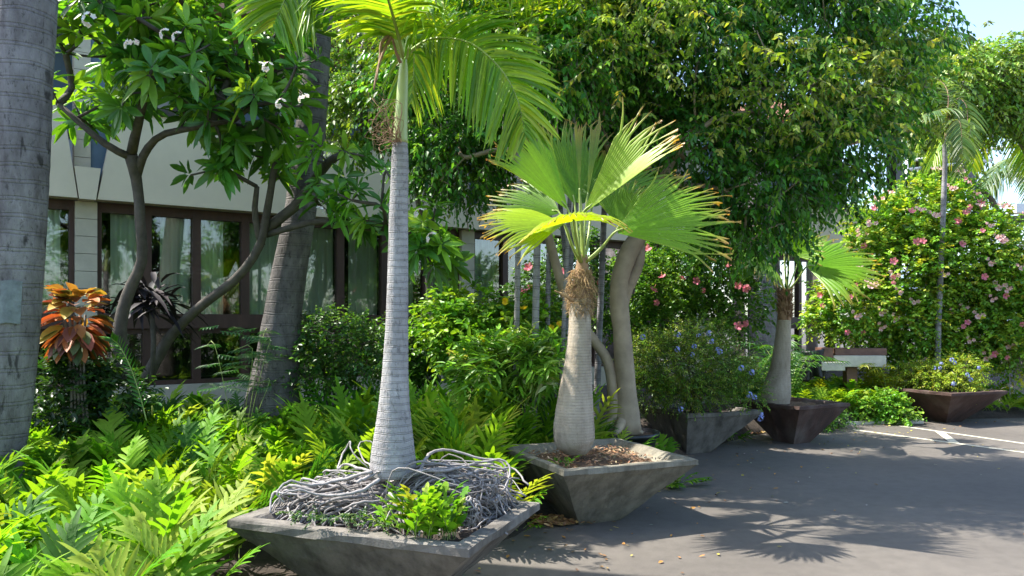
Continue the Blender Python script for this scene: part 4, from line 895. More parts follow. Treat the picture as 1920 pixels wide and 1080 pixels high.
# ================================================================== fern ground cover (uncountable)
def in_bed(n, x0, x1, y0, y1, edge=.05, wmin=1.3):
    out = []
    ee = E
    while len(out) < n:
        p = A(rng.uniform(x0, x1), rng.uniform(y0, y1))
        if wdist(*p) < wmin: continue
        dd = np.linalg.norm(ee - p, axis=1); i_ = int(np.argmin(dd)); tg = ee[min(i_ + 1, len(ee) - 1)] - ee[max(i_ - 1, 0)]
        sd2 = tg[0] * (p[1] - ee[i_][1]) - tg[1] * (p[0] - ee[i_][0])
        if sd2 < 0 or dd[i_] < edge: continue
        ok = True
        for cc, rr in ((c1, 1.04), (c2, .92), (c3, .5), (c4, .5), (c5, .65), (PC[:2], .38), (A(P(20, 900, 5.6)[0], 5.6), .28)):
            if np.linalg.norm(p - np.array(cc)[:2]) < rr: ok = False
        if ok: out.append(p)
    return np.array(out)
def fern_stuff(name, pts, Lr, lift, cols, lobes=(8, 11), hz0=0.0, **kw):
    al, ar = Acc(), Acc()
    for nl in range(lobes[0], lobes[1]):
        sel = pts[rng.integers(lobes[0], lobes[1], len(pts)) == nl] if False else pts[nl - lobes[0]::lobes[1] - lobes[0]]
        n = len(sel); th = rng.uniform(0, 2 * np.pi, n); base = np.hstack([sel, (bed_z(sel[:, 0], sel[:, 1]) + hz0)[:, None]])
        fern_fronds(al, ar, base, np.stack([np.cos(th), np.sin(th)], -1), rng.uniform(*Lr, n), rng.uniform(*lift, n), nl, cols, **kw)
    s_ = tag(al.build(name, M['leaf_fern']), kind='stuff'); return s_, ar
# main bed, left and centre
pts = in_bed(1230, -5.2, .3, 2.2, 7.6, wmin=2.1)
s_, ar = fern_stuff("fern_ground_cover", pts, (.45, .78), (.80, .995), FERN, (8, 12), lobe=.185, lw=.0185, curve=.28); s_['label'] = "bright lobed ferns filling the bed around the nearest planter"; s_['category'] = "ferns"
ar.build("fern_stems", M['stem_green'], s_)
pts = in_bed(430, -1.2, 1.0, 5.6, 8.4, wmin=2.3)
s2, ar2 = fern_stuff("fern_ground_cover", pts, (.38, .65), (.8, .99), FERN, (8, 11), lobe=.18, lw=.0185, curve=.28); s2['label'] = "ferns between the ringed palm and the black round pot"; s2['category'] = "ferns"
ar2.build("fern_stems", M['stem_green'], s2)
pts = np.vstack([in_bed(700, 3.6, 14, 9.8, 13.6, wmin=1.4, edge=.1)])
s3, ar3 = fern_stuff("fern_ground_cover", pts, (.30, .55), (.7, .99), [(.2, .38, .02), (.27, .40, .025), (.13, .3, .02)], (6, 9), lobe=.16, lw=.028); s3['label'] = "yellow green ferns at the foot of the wooden stand and the farthest planter"; s3['category'] = "ferns"
ar3.build("fern_stems", M['stem_green'], s3)
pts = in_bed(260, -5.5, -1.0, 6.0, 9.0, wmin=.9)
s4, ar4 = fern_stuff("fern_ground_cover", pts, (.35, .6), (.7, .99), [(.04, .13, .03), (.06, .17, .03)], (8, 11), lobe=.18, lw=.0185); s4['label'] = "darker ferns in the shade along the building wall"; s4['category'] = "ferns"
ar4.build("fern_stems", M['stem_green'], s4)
pts = in_bed(170, -1.5, .75, 5.6, 7.3, wmin=2.3)
s5_, ar5 = fern_stuff("fern_ground_cover", pts, (.7, .98), (.93, .998), FERN, (9, 12), lobe=.15, lw=.015, curve=.22); s5_['label'] = "tall upright ferns standing behind the gap between the two nearest planters"; s5_['category'] = "ferns"
ar5.build("fern_stems", M['stem_green'], s5_)
pts = in_bed(60, -3.2, -.4, 2.6, 6.0, wmin=2.1)
s6_, ar6 = fern_stuff("dead_fern_fronds", pts, (.35, .6), (.5, .95), [(.30, .19, .06), (.38, .28, .08), (.2, .12, .05)], (8, 11), lobe=.14, lw=.014, curve=.6); s6_['label'] = "dry brown fronds scattered through the fern bed"; s6_['category'] = "ferns"
ar6.build("fern_stems", M['bark'], s6_)
# individual ferns at the asphalt edge
fern_clump([P(1262, 905, 7.35)[0], 7.35, .02], 16, (.16, .34), "fern spilling onto the asphalt below the far corner of the fan palm's planter", "ferns on the asphalt edge", cols=[(.2, .38, .03), (.12, .28, .02)], lift=(.2, .8), nl=5, lobe=.16, lw=.045, spread=.08)
fern_clump([P(1232, 838, 8.5)[0], 8.3, .02], 12, (.22, .42), "fern growing between the black pot and the dark grey planter", "ferns on the asphalt edge", cols=[(.2, .38, .03), (.12, .28, .02)], lift=(.7, .97), nl=5, lobe=.16, lw=.045, spread=.05)
fern_clump([P(1372, 830, 9.8)[0], 9.8, .02], 12, (.2, .36), "fern between the dark grey planter and the dark brown one", "ferns on the asphalt edge", cols=[(.14, .33, .03), (.08, .22, .02)], lift=(.6, .95), nl=5, lobe=.16, lw=.045, spread=.07)
fern_clump([P(975, 995, 5.7)[0], 5.65, .02], 5, (.12, .26), "small fern leaf poking out between the two nearest planters", "ferns on the asphalt edge", lift=(.3, .8), nl=4, lobe=.16, lw=.05, spread=.03)

# ================================================================== shrubs
def shrub(name, label, cat, loc, blobs, ntw, cols, T=T_SMALL, ll=.05, lw=.03, nstem=14, wgt=None, flowers=None, nfl=0, tl=.22, nleaf=8, droop=.25, leafdroop=.1, shell=.35, mat='leaf_bush', group=None, fpts=None, ntips=70, flshell=.95, sr=.004, smin=.85, smax=1.25, bark='bark_dark', ffr=True):
    e_ = empty(name, loc, label, cat, group); tips, _ = in_blobs(blobs, ntips); loc = A(*loc)
    tr = []; rd = []
    for k in range(nstem):
        tp = tips[rng.integers(len(tips))]; b0 = loc + A(rng.normal() * .08, rng.normal() * .08, 0); tr.append([b0, b0 * .6 + tp * .4 + rng.normal(size=3) * .05 + A(0, 0, .1), b0 * .3 + tp * .7]); rd.append([.012, .009, .006])
    wd_, _d = grow(tr, rd, tips, sr, sag=.05, start=.4)
    b_, d_ = in_blobs(blobs, ntw, shell); al = Acc()
    twigs(al, wd_, b_, norm(d_ + A(0, 0, .25)), T, cols, nleaf, tl, ll, lw, droop=droop, leafdroop=leafdroop, wgt=wgt, twr=.002)
    wd_.build("stems", M[bark], e_); al.build("foliage", M[mat], e_)
    if flowers:
        if fpts is None:
            p, d = in_blobs(blobs, nfl * 14, .985); k = (d[:, 1] < -.15)
            cs_ = np.array([b_[0] for b_ in blobs]); rs_ = np.array([b_[1] for b_ in blobs])
            p = p + d * .10; ins = (np.sum(((p[:, None] - cs_[None]) / rs_[None]) ** 2, 2) < .9).any(1); k &= ~ins; p, d = p[k][:nfl], d[k][:nfl]
        else: p = fpts; d = None
        put_flowers(e_, flowers, p, None if d is None else norm(d + A(-.1, -.6, .1)), smin, smax)
    return e_
# big pink hibiscus on the right
HB = [blob(1600, 560, 12.9, 75, 70, .6), blob(1560, 600, 12.7, 45, 35, .35), blob(1700, 500, 13.2, 110, 110, .8), blob(1810, 500, 13.2, 90, 110, .8), blob(1880, 560, 13.0, 70, 90, .6), blob(1740, 400, 13.4, 75, 70, .6), blob(1650, 430, 13.4, 55, 60, .5), blob(1830, 620, 13.1, 90, 60, .6), blob(1700, 610, 13.0, 80, 60, .6), blob(1790, 390, 13.6, 40, 60, .4), blob(1870, 440, 13.2, 50, 45, .4), blob(1760, 650, 13.2, 120, 40, .5), blob(1525, 590, 12.6, 22, 10, .12), blob(1910, 620, 13.0, 50, 90, .5), blob(1900, 520, 13.0, 40, 50, .4)]
HC = [(.18, .38, .04), (.26, .45, .04), (.34, .50, .05), (.48, .52, .06), (.10, .25, .03)]
shrub("hibiscus_bush", "very large rounded hibiscus covered in pink blooms behind the farthest planter", "bush", P(1740, 700, 13.2) * A(1, 1, 0) + A(0, 0, .15), HB, 8500, HC, T_OVAL, .068, .05, 16, wgt=[3, 3, 2, 1, 2], flowers=['hibiscus', 'hibiscus_pale', 'hibiscus_pale'], nfl=100, tl=.26, ntips=150, smin=.8, smax=1.35, shell=.25)
# dark hibiscus behind the ficus trunk
HB2 = [blob(1250, 520, 10.3, 70, 80, .5), blob(1330, 500, 10.4, 80, 90, .5), blob(1390, 560, 10.4, 50, 70, .4), blob(1280, 600, 10.3, 90, 50, .5), blob(1180, 560, 10.2, 60, 80, .4), blob(1050, 530, 10.0, 40, 70, .4), blob(1370, 470, 10.6, 60, 60, .4)]
shrub("hibiscus_bush", "shaded hibiscus with scattered pink blooms behind the tan twin stems", "bush", P(1300, 720, 10.3) * A(1, 1, 0) + A(0, 0, .2), HB2, 2300, [(.06, .17, .02), (.10, .25, .025), (.17, .34, .04)], T_OVAL, .055, .04, 12, flowers=['hibiscus'], fpts=[P(x, y, 9.75) for x, y in ((1307, 527), (1322, 545), (1232, 567), (1224, 545), (1385, 536), (1398, 540), (1384, 612), (1400, 608), (1280, 518), (1213, 468), (1150, 588), (1175, 605), (1126, 533), (1242, 520), (1365, 500))], ntips=80)
fl = shrub("hibiscus_bush", "low hibiscus with a few pink blooms seen between the slim grey stems", "bush", P(1010, 720, 9.6) * A(1, 1, 0) + A(0, 0, .25), [blob(1010, 560, 9.6, 50, 70, .3), blob(1090, 500, 9.8, 40, 70, .3)], 420, [(.04, .12, .02), (.07, .17, .02)], T_OVAL, .055, .04, 6, flowers=['hibiscus'], fpts=[P(x, y, 9.2) for x, y in ((992, 502), (994, 540), (985, 548), (1060, 510))], ntips=30)
# allamanda / yellow flowers and mixed shrub centre
AB = [blob(900, 640, 7.9, 90, 60, .4), blob(840, 600, 8.0, 60, 45, .35), blob(990, 620, 8.0, 60, 60, .35), blob(1010, 580, 8.3, 30, 30, .2), blob(880, 570, 8.0, 50, 30, .3), blob(960, 680, 7.8, 70, 60, .4)]
shrub("allamanda_shrub", "yellow flowered shrub in front of the slim grey stems", "shrub", P(930, 740, 7.9) * A(1, 1, 0) + A(0, 0, .15), AB, 1000, [(.11, .28, .025), (.18, .38, .03), (.27, .45, .04)], T_OVAL, .075, .045, 10, flowers=['allamanda'], fpts=[P(x, y, 7.45) for x, y in ((1033, 614), (868, 656), (982, 580), (950, 565), (1050, 610), (903, 636))], ntips=60, smin=.7, smax=1.0)
shrub("variegated_shrub", "glossy leafed shrub with pale streaked leaves right of the ringed palm", "shrub", P(960, 770, 7.2) * A(1, 1, 0) + A(0, 0, .1), [blob(940, 685, 7.2, 75, 40, .35), blob(990, 680, 7.2, 55, 40, .3)], 330, [(.17, .38, .035), (.27, .46, .06), (.5, .55, .25), (.12, .28, .025)], T_LANCE, .15, .035, 8, wgt=[4, 3, 1, 3], tl=.22, nleaf=8, ntips=40, droop=.1)
# green shrubs in front of the window wall
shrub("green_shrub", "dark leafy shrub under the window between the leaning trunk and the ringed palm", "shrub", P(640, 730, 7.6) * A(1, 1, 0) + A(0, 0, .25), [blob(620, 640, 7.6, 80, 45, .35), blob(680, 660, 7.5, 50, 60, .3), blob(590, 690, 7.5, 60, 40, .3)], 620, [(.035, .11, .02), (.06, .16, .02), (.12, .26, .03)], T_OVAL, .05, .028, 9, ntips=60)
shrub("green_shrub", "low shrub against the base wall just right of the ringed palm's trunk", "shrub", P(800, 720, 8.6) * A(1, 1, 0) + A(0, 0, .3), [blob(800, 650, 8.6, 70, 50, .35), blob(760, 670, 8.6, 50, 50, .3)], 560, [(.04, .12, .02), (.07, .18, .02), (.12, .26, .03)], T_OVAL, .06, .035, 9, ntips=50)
# feathery leucaena seedling
e_ = empty("feathery_seedling", P(450, 760, 7.0) * A(1, 1, 0) + A(0, 0, .2), "feathery blue green seedling left of the leaning trunk's foot", "plant"); al, ar = Acc(), Acc()
for k in range(40):
    b_ = P(rng.uniform(395, 510), rng.uniform(610, 730), 7.0 + rng.uniform(-.2, .2)); th = rng.uniform(0, 6.28); d = A(math.cos(th), .6 * math.sin(th), -.15)
    for j_ in range(5):
        s_p = b_ + d * .035 * j_; s_ = norm(np.cross(d, A(0, 0, 1)))
        for sg in (-1, 1): pinnate(al, ar, [s_p, s_p + s_ * sg * .05 + d * .03, s_p + s_ * sg * .10 + d * .05 - A(0, 0, .02)], 9, .016, .006, .0, [(.03, .13, .05), (.05, .18, .06)], rr=.0012)
    if k % 8 == 0: tube(ar, smooth([A(e_.location.x, e_.location.y, .2), b_ * .5 + A(e_.location.x, e_.location.y, .9) * .5 - A(0, 0, .3), b_, b_ + d * .18], 10), .003, 4, cap=False)
ar.build("stems", M['stem_green'], e_); al.build("foliage", M['leaf_bush'], e_)
# plumbago in planters 3 and 5
B3 = [blob(1290, 686, 8.9, 90, 55, .45), blob(1230, 676, 9.0, 55, 50, .35), blob(1360, 696, 9.0, 50, 40, .35), blob(1310, 636, 9.0, 60, 30, .3), blob(1400, 731, 9.0, 28, 25, .2), blob(1215, 731, 9.0, 40, 30, .25), blob(1300, 736, 8.8, 80, 22, .3)]
fb = [(1345, 655), (1350, 660), (1298, 665), (1272, 628), (1205, 632), (1162, 622), (1270, 655), (1335, 640), (1302, 650), (1390, 690), (1410, 698), (1430, 778), (1277, 768), (1405, 740), (1415, 745), (1330, 625), (1310, 630), (1425, 785)]
shrub("plumbago_shrub", "pale blue flowering shrub overflowing the dark grey planter", "shrub", A(c3[0], c3[1], .44), B3, 2600, [(.13, .28, .025), (.21, .37, .035), (.30, .38, .06), (.08, .19, .02)], T_SMALL, .036, .016, 12, flowers=['plumbago'], fpts=[P(x, y, 8.45 if y < 760 else 8.5) for x, y in fb], tl=.17, nleaf=11, ntips=120, smin=.8, smax=1.1, sr=.003, droop=.05)
B5 = [blob(1760, 705, 12.2, 60, 22, .35), blob(1800, 695, 12.1, 40, 25, .3), blob(1720, 700, 12.3, 35, 20, .25), blob(1790, 720, 11.9, 50, 12, .2)]
shrub("plumbago_shrub", "low yellow green plant with pale blue flowers in the farthest planter", "shrub", A(c5[0], c5[1], .44), B5, 900, [(.24, .40, .03), (.34, .46, .04), (.42, .5, .05)], T_SMALL, .045, .02, 8, flowers=['plumbago'], fpts=[P(x, y, 11.6) for x, y in ((1765, 682), (1790, 680), (1813, 702), (1815, 705), (1788, 720), (1762, 690), (1785, 675), (1752, 690), (1835, 690), (1820, 712))], tl=.2, nleaf=9, ntips=40)
# bushy green at stand's feet
shrub("ground_shrub", "leafy low shrub spilling over the asphalt left of the farthest planter", "shrub", P(1690, 780, 11.9) * A(1, 1, 0) + A(0, 0, .02), [blob(1655, 762, 11.9, 38, 22, .25), blob(1622, 772, 11.9, 20, 14, .2), blob(1692, 778, 11.6, 18, 9, .12)], 360, [(.1, .27, .02), (.16, .34, .03), (.24, .4, .04)], T_OVAL, .06, .04, 8, ntips=40)
shrub("ground_shrub", "low green weeds beside the dark brown planter's right underside", "shrub", P(1545, 800, 11.4) * A(1, 1, 0) + A(0, 0, .02), [blob(1560, 785, 11.2, 28, 14, .15), blob(1530, 790, 11.0, 22, 10, .15)], 160, [(.07, .2, .02), (.12, .28, .02)], T_OVAL, .045, .03, 5, ntips=15)
def bp0(px, Y): return [P(px, 0, Y)[0], Y, float(bed_z(P(px, 0, Y)[0], Y))]
# croton
Yc = 6.2
cr = empty("croton_plant", P(140, 800, Yc) * A(1, 1, 0) + A(0, 0, .2), "croton with broad orange, red and yellow leaves beside the thick left trunk", "plant")
a = Acc(); 
for k in range(5): tube(a, smooth([P(150 + 8 * k - 16, 800, Yc), P(145 + 6 * k - 12, 700, Yc), P(140 + 10 * k - 20, 590, Yc)], 10), .010, 6)
a.build("stems", M['bark'], cr); al = Acc()
CR = [(.50, .16, .04), (.30, .08, .05), (.48, .32, .05), (.20, .08, .05), (.10, .13, .04), (.42, .17, .05)]
for k in range(135):
    f = rng.random() ** .9; ang = rng.uniform(0, 6.28); b_ = P(142, 560 + 75 * f, Yc) + A(math.cos(ang), math.sin(ang), 0) * .04
    d = A(math.cos(ang), math.sin(ang), .9 - 2.0 * f + rng.normal() * .25); L_ = rng.uniform(.13, .215)
    leaves(al, T_OVAL, b_[None] + norm(d) * .06, d[None], (A(0, 0, 1) + d * -.2 + rng.normal(size=3) * .2)[None], L_, L_ * .52, pal(1, CR, .15, [3, 3, 2, 2, 2, 3] if f > .2 else [2, 0, 5, 0, 1, 1]), .35)
al.build("foliage", M['croton'], cr)
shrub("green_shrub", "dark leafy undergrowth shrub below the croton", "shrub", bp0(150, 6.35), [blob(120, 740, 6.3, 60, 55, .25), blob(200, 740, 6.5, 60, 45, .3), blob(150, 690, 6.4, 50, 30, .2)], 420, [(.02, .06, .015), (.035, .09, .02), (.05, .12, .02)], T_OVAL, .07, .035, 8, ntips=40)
# dark cordyline
dc = empty("dark_cordyline", P(285, 620, 7.4) * A(1, 1, 0) + A(0, 0, .3), "near black strap leaved cordyline behind the forked plumeria trunk", "plant"); al, ar = Acc(), Acc()
tube(ar, [P(285, 720, 7.4), P(288, 640, 7.4), P(283, 560, 7.4)], .025, 8)
n = 85; th = rng.uniform(0, 6.28, n); el = rng.uniform(-.4, 1.1, n); d = np.stack([np.cos(th) * np.cos(el), np.sin(th) * np.cos(el), np.sin(el)], -1)
leaves(al, T_LANCE, np.tile(P(283, 560, 7.4), (n, 1)) + rng.normal(size=(n, 3)) * A(.10, .06, .07), d, np.tile(A(0, 0, 1), (n, 1)) - d * .3, rng.uniform(.28, .45, n), .06, pal(n, [(.018, .014, .018), (.03, .02, .022)], .2), .5)
ar.build("stem", M['bark_dark'], dc); al.build("foliage", plain("dark_leaf", (.9, .9, .9), .7, .02, 5, use_attr=True), dc)
# broad-leaf small plants in the left bed
def rosette(name, label, cat, base, n, L, wr, cols, T=T_OVAL, el=(.2, 1.2), droop=.3, stem=None, mat='leaf_bush', group=None):
    e_ = empty(name, base, label, cat, group); al = Acc(); th = rng.uniform(0, 6.28, n); e2 = rng.uniform(*el, n)
    d = np.stack([np.cos(th) * np.cos(e2), np.sin(th) * np.cos(e2), np.sin(e2)], -1); b_ = np.tile(A(*base), (n, 1)); hgt = 0 if stem is None else stem
    b_[:, 2] += hgt * rng.uniform(.55, 1, n); Ls = rng.uniform(.75, 1.1, n) * L
    leaves(al, T, b_, d, np.tile(A(0, 0, 1), (n, 1)) - d * .3, Ls, Ls * wr, pal(n, cols, .15), droop)
    ar = Acc(); tube(ar, smooth([A(*base) - A(0, 0, .05), A(*base) + A(.01, 0, hgt * .5 + .02), A(*base) + A(0, .01, hgt + .04)], 6), .009, 6); ar.build("stem", M['stem_green'], e_); al.build("foliage", M[mat], e_); return e_
DG = [(.04, .14, .03), (.07, .2, .03)]
def bp(px, py, Y, z=None):
    p = P(px, py, Y); return [p[0], Y, float(bed_z(p[0], Y)) if z is None else z]
rosette("broad_leaf_plant", "broad oval leaved plant on the bed right of the croton", "plant", P(262, 770, 6.6), 9, .28, .45, DG, el=(.5, 1.3))
rosette("young_plumeria", "young plant with a rosette of green leaves in front of the slanting limb", "plant", bp(285, 760, 6.9), 10, .19, .30, [(.05, .17, .03)], el=(-.1, .7), stem=.62)
rosette("young_plumeria", "small leafy rosette on a thin stem just right of the slanting limb's foot", "plant", bp(335, 760, 6.8), 9, .16, .32, [(.06, .19, .03)], el=(-.1, .7), stem=.56)
rosette("grass_tuft", "tuft of thin arching grass at the foot of the thick left trunk", "grass tuft", bp(120, 830, 5.9), 90, .30, .035, [(.03, .06, .02), (.06, .1, .03)], T_STRAP, (.4, 1.3), .9)
rosette("grass_tuft", "grass tuft in the shade below the croton", "grass tuft", bp(215, 835, 6.1), 80, .28, .035, [(.03, .07, .02), (.06, .11, .03)], T_STRAP, (.4, 1.3), .9)
e_ = empty("zigzag_plant", bp(250, 780, 6.3), "slender plant with narrow leaves climbing up a bent stem near the croton", "plant"); al, ar = Acc(), Acc(); zp = smooth([P(275, 790, 6.2), P(262, 740, 6.2), P(245, 690, 6.2), P(225, 650, 6.2), P(210, 635, 6.15)], 24); tube(ar, zp, .005, 5)
for sg in (-1, 1): leaves(al, T_LANCE, zp[3:], norm(np.gradient(zp, axis=0)[3:]) * .9 + A(.8, -.1, .25) * sg, np.tile(A(0, -.5, 1), (21, 1)), .10, .022, pal(21, [(.09, .27, .04)], .1), .1)
ar.build("stem", M['stem_green'], e_); al.build("foliage", M['leaf_bush'], e_)

# ================================================================== slim grey stems (palm clump) behind
stems = [((968, 655), (974, 330), 7.25, 6.2), ((1003, 650), (1009, 380), 7.3, 7.8), ((1026, 640), (1030, 420), 7.9, 5.5), ((1050, 760), (1066, 420), 7.35, 5.0), ((1058, 640), (1076, 420), 8.4, 6.0), ((1075, 640), (1052, 400), 8.8, 5.2), ((1128, 520), (1132, 420), 8.9, 6.5)]
slb = ["slim grey palm stem, leftmost of the upright stems before the window", "thickest slim grey palm stem, second from the left of the clump", "bluish slim stem seen deep behind the thick grey one", "slim pale stem that leans just left of the fan palm's trunk", "slim stem half hidden by the fan palm's fibre collar", "dark slim stem farthest back, crossing behind the tan twin stem", "slim stem right of the fan palm's petioles"]
for (b0, t0_, Y, hw), lb in zip(stems, slb):
    e_ = empty("palm_stem", bp(b0[0], 0, Y), lb, "palm stem", "slim grey stems of the palm clump"); x0 = b0[0]; sl = (t0_[0] - b0[0]) / (t0_[1] - b0[1])
    zb = HZ + (H - float(bed_z(P(b0[0], 0, Y)[0], Y)) + .05) * F / Y
    a = Acc(); lathe_trunk(a, [(x0 + sl * (100 - b0[1]), 100, hw * .7), (x0 + sl * (250 - b0[1]), 250, hw * .82), (x0, b0[1], hw * .88), (x0 + sl * (zb - b0[1]), zb, hw)], Y, sides=14, ridge=.02, nz=140); a.build("trunk", M['tr_thin'], e_)
    al, ar = Acc(), Acc(); tp = P(x0 + sl * (100 - b0[1]), 100, Y)
    for k in range(5):
        th = k * 1.26 + rng.random(); d = A(math.cos(th), math.sin(th), 0); pinnate(al, ar, [tp, tp + d * .3 + A(0, 0, .5), tp + d * .8 + A(0, 0, .7), tp + d * 1.4 + A(0, 0, .3)], 30, .34, .026, .4, PC_, rr=.008)
    ar.build("frond_stalks", M['stem_green'], e_); al.build("fronds", M['leaf_palm'], e_)

# areca / dark palms behind small fan palm
def areca(name, label, cat, base, n, L, cols, nl=26, ll=.26, lw=.02, lean=(.5, 1.2), droop=.5, group=None, upz=1.0):
    e_ = empty(name, base, label, cat, group); al, ar = Acc(), Acc(); b_ = A(*base)
    for k in range(n):
        th = rng.uniform(0, 6.28); d = A(math.cos(th), math.sin(th), 0); l_ = L * rng.uniform(.75, 1.15); s_ = rng.uniform(*lean)
        pinnate(al, ar, [b_, b_ + d * .15 * l_ * s_ + A(0, 0, .42 * l_ * upz), b_ + d * .42 * l_ * s_ + A(0, 0, .72 * l_ * upz), b_ + d * .85 * l_ * s_ + A(0, 0, .70 * l_ * upz)], nl, ll, lw, droop, cols, rr=.008)
    ar.build("frond_stalks", M['stem_green'], e_); al.build("fronds", M['leaf_palm'], e_)
areca("areca_palm", "dark green feathery palm in the shade behind the smaller fan palm", "palm", [P(1400, 0, 11.3)[0], 11.3, .15], 16, 1.25, [(.035, .12, .025), (.06, .17, .03)])
areca("areca_palm", "feathery green palm arching over the black cover of the stand", "palm", [P(1478, 0, 11.9)[0], 11.9, .2], 14, 1.35, [(.05, .16, .03), (.09, .22, .03)])
areca("areca_seedling", "yellow feathery seedling right behind the wooden stand's post", "palm", [P(1640, 0, 12.7)[0], 12.7, .1], 16, .95, [(.38, .40, .02), (.28, .36, .02)], 16, .22, .02, lean=(.4, .9))
areca("areca_seedling", "yellow seedling with upright narrow leaves left of the farthest planter", "palm", [P(1668, 0, 12.4)[0], 12.4, .05], 14, .9, [(.40, .40, .03), (.28, .38, .02)], 16, .2, .02, lean=(.3, .8))
areca("areca_seedling", "small golden seedling behind the left rim of the farthest planter", "palm", [P(1728, 0, 12.9)[0], 12.9, .1], 10, .75, [(.38, .38, .03), (.25, .36, .02)], 14, .18, .02)
# coconut butt with rough roots behind small fan palm
a = Acc(); lathe_trunk(a, [(1425, -60, 15), (1422, 300, 17), (1420, 480, 19), (1432, 590, 25), (1440, 650, 36), (1442, 720, 42)], 13.2, sides=20, ridge=.02, nz=100)
e_ = empty("coconut_palm", [P(1440, 0, 13.2)[0], 13.2, .2], "coconut trunk with grey flared foot in front of the far windows", "palm tree"); a.build("trunk", M['tr_coco'], e_)

# ================================================================== slender leaning palm on the right and background growth
e_ = empty("slender_palm", [P(1757, 0, 12.6)[0], 12.6, .1], "single thin grey stem with drooping fronds in front of the pink hibiscus", "palm tree"); YS = 12.6
a = Acc(); lathe_trunk(a, [(1770, 262, 3.5), (1772, 300, 4), (1770, 360, 4.6), (1765, 480, 5), (1759, 620, 5.2), (1758, 700, 5.4), (1758, 760, 6)], YS, sides=12, ridge=.03, nz=120); a.build("trunk", M['tr_thin'], e_)
al, ar = Acc(), Acc(); tp = P(1771, 265, YS)
for rc in ([tp, P(1790, 215, YS), P(1775, 205, YS - .2), P(1735, 215, YS - .4), P(1700, 232, YS - .5)], [tp, P(1790, 190, YS), P(1812, 200, YS - .2), P(1812, 260, YS - .4), P(1795, 330, YS - .5)], [tp, P(1778, 180, YS), P(1760, 150, YS + .3), P(1735, 150, YS + .5)],
           [tp, P(1785, 230, YS - .3), P(1800, 230, YS - .6), P(1805, 290, YS - .8)]):
    pinnate(al, ar, rc, 34, .36, .03, .6, [(.12, .2, .05), (.18, .26, .06), (.08, .16, .03)], rr=.012)
ar.build("frond_stalks", M['brown_sheath'], e_); al.build("fronds", M['leaf_palm'], e_)
a = Acc()
def bigpalm(label, tpx, tpy, Y, n, L, cols, ll=.6, lw=.05, hw=9, nl=40, seed=0, droop=.7, name="coconut_palm", cut=None):
    tp = P(tpx, tpy, Y); e_ = empty(name, [tp[0] * 1.19, Y, 0], label, "palm tree")
    a = Acc(); lx = tp[0] * .16; tube(a, smooth([A(tp[0] + lx * 1.2, Y, -.05), A(tp[0] + lx * .9, Y, tp[2] * .5), tp], 24), np.linspace(.2, .12, 24), 14); a.build("trunk", M['tr_coco'], e_)
    al, ar = Acc(), Acc()
    for k in range(n):
        th = 2 * math.pi * k / n + seed + rng.normal() * .12; el = (k % 3) * .35 + .15; d = A(math.cos(th), math.sin(th), 0); l_ = L * rng.uniform(.85, 1.1)
        pinnate(al, ar, [tp, tp + d * l_ * .28 * (1.2 - el * .6) + A(0, 0, .3 * l_ * (el + .2)), tp + d * l_ * .6 + A(0, 0, .28 * l_ * (el + .1)), tp + d * l_ * .88 - A(0, 0, l_ * (.22 - .25 * el)), tp + d * l_ * 1.0 - A(0, 0, l_ * (.52 - .3 * el))], nl, ll, lw, droop, cols, rr=.02)
    ar.build("frond_stalks", M['stem_green'], e_); al.build("fronds", M['leaf_palm'], e_)
bigpalm("sunlit feathery palm at the right edge above the pink hibiscus", 1905, 235, 16.0, 13, 1.9, [(.24, .42, .04), (.34, .48, .06), (.16, .33, .04)], seed=.4, ll=.6)
bigpalm("hazy coconut palm far off against the sky at the right edge", 1950, 330, 45.0, 11, 4.0, [(.09, .17, .06)], ll=1.3, lw=.10, seed=1.1)
bigpalm("tall palm whose fan shows against the sky above the ficus's right shoulder", 1728, 105, 22.0, 12, 1.6, [(.05, .12, .04), (.08, .15, .05)], ll=.5, lw=.05, seed=.2)
def bgtree(label, trunk, rad, blobs, nt, cols, ll=.09, lw=.05, ntips=120, tl=.4, nleaf=9, cat="tree", name="broadleaf_tree", mat='leaf_bush', bark='bark', tipr=.012):
    tips, _ = in_blobs(blobs, ntips); loc = A(*trunk[0]); e_ = empty(name, [loc[0], loc[1], 0], label, cat)
    wd_, _d = grow([trunk], [rad], tips, tipr, step=.35, sag=.05, start=.5); b_, d_ = in_blobs(blobs, nt, .2); al = Acc()
    twigs(al, wd_, b_, d_, T_SMALL, cols, nleaf, tl, ll, lw, droop=.5, leafdroop=.4, twr=.004); wd_.build("trunk", M[bark], e_); al.build("crown", M[mat], e_)
bgtree("broadleaf tree reaching in from the right under the open sky", [P(2120, 760, 15.0), P(2110, 600, 15.0), P(2090, 400, 15), P(2040, 280, 15), P(1950, 220, 15), P(1850, 190, 15)], [.2, .18, .16, .14, .09, .06],
       [blob(1690, 190, 14.2, 60, 50, .6), blob(1760, 160, 14.4, 70, 50, .7), blob(1840, 145, 14.6, 70, 55, .7), blob(1900, 130, 14.8, 60, 60, .7), blob(1960, 160, 15, 60, 90, .8), blob(1850, 215, 14.6, 60, 30, .5), blob(1790, 210, 14.4, 50, 25, .4)], 2700, [(.11, .25, .03), (.18, .33, .04), (.28, .4, .06)], ll=.11, lw=.06)
a = Acc(); tube(a, smooth([P(2020, 380, 17), P(1960, 395, 17), P(1905, 412, 17), P(1875, 402, 17), P(1858, 372, 17), P(1835, 355, 17)], 24), np.linspace(.13, .035, 24), 10); tube(a, smooth([P(1998, 700, 17), P(2000, 560, 17), P(2008, 450, 17), P(2020, 380, 17)], 12), .16, 10)
tube(a, smooth([P(1870, 620, 16.9), P(1890, 490, 17), P(1925, 400, 17)], 12), np.linspace(.055, .04, 12), 8)
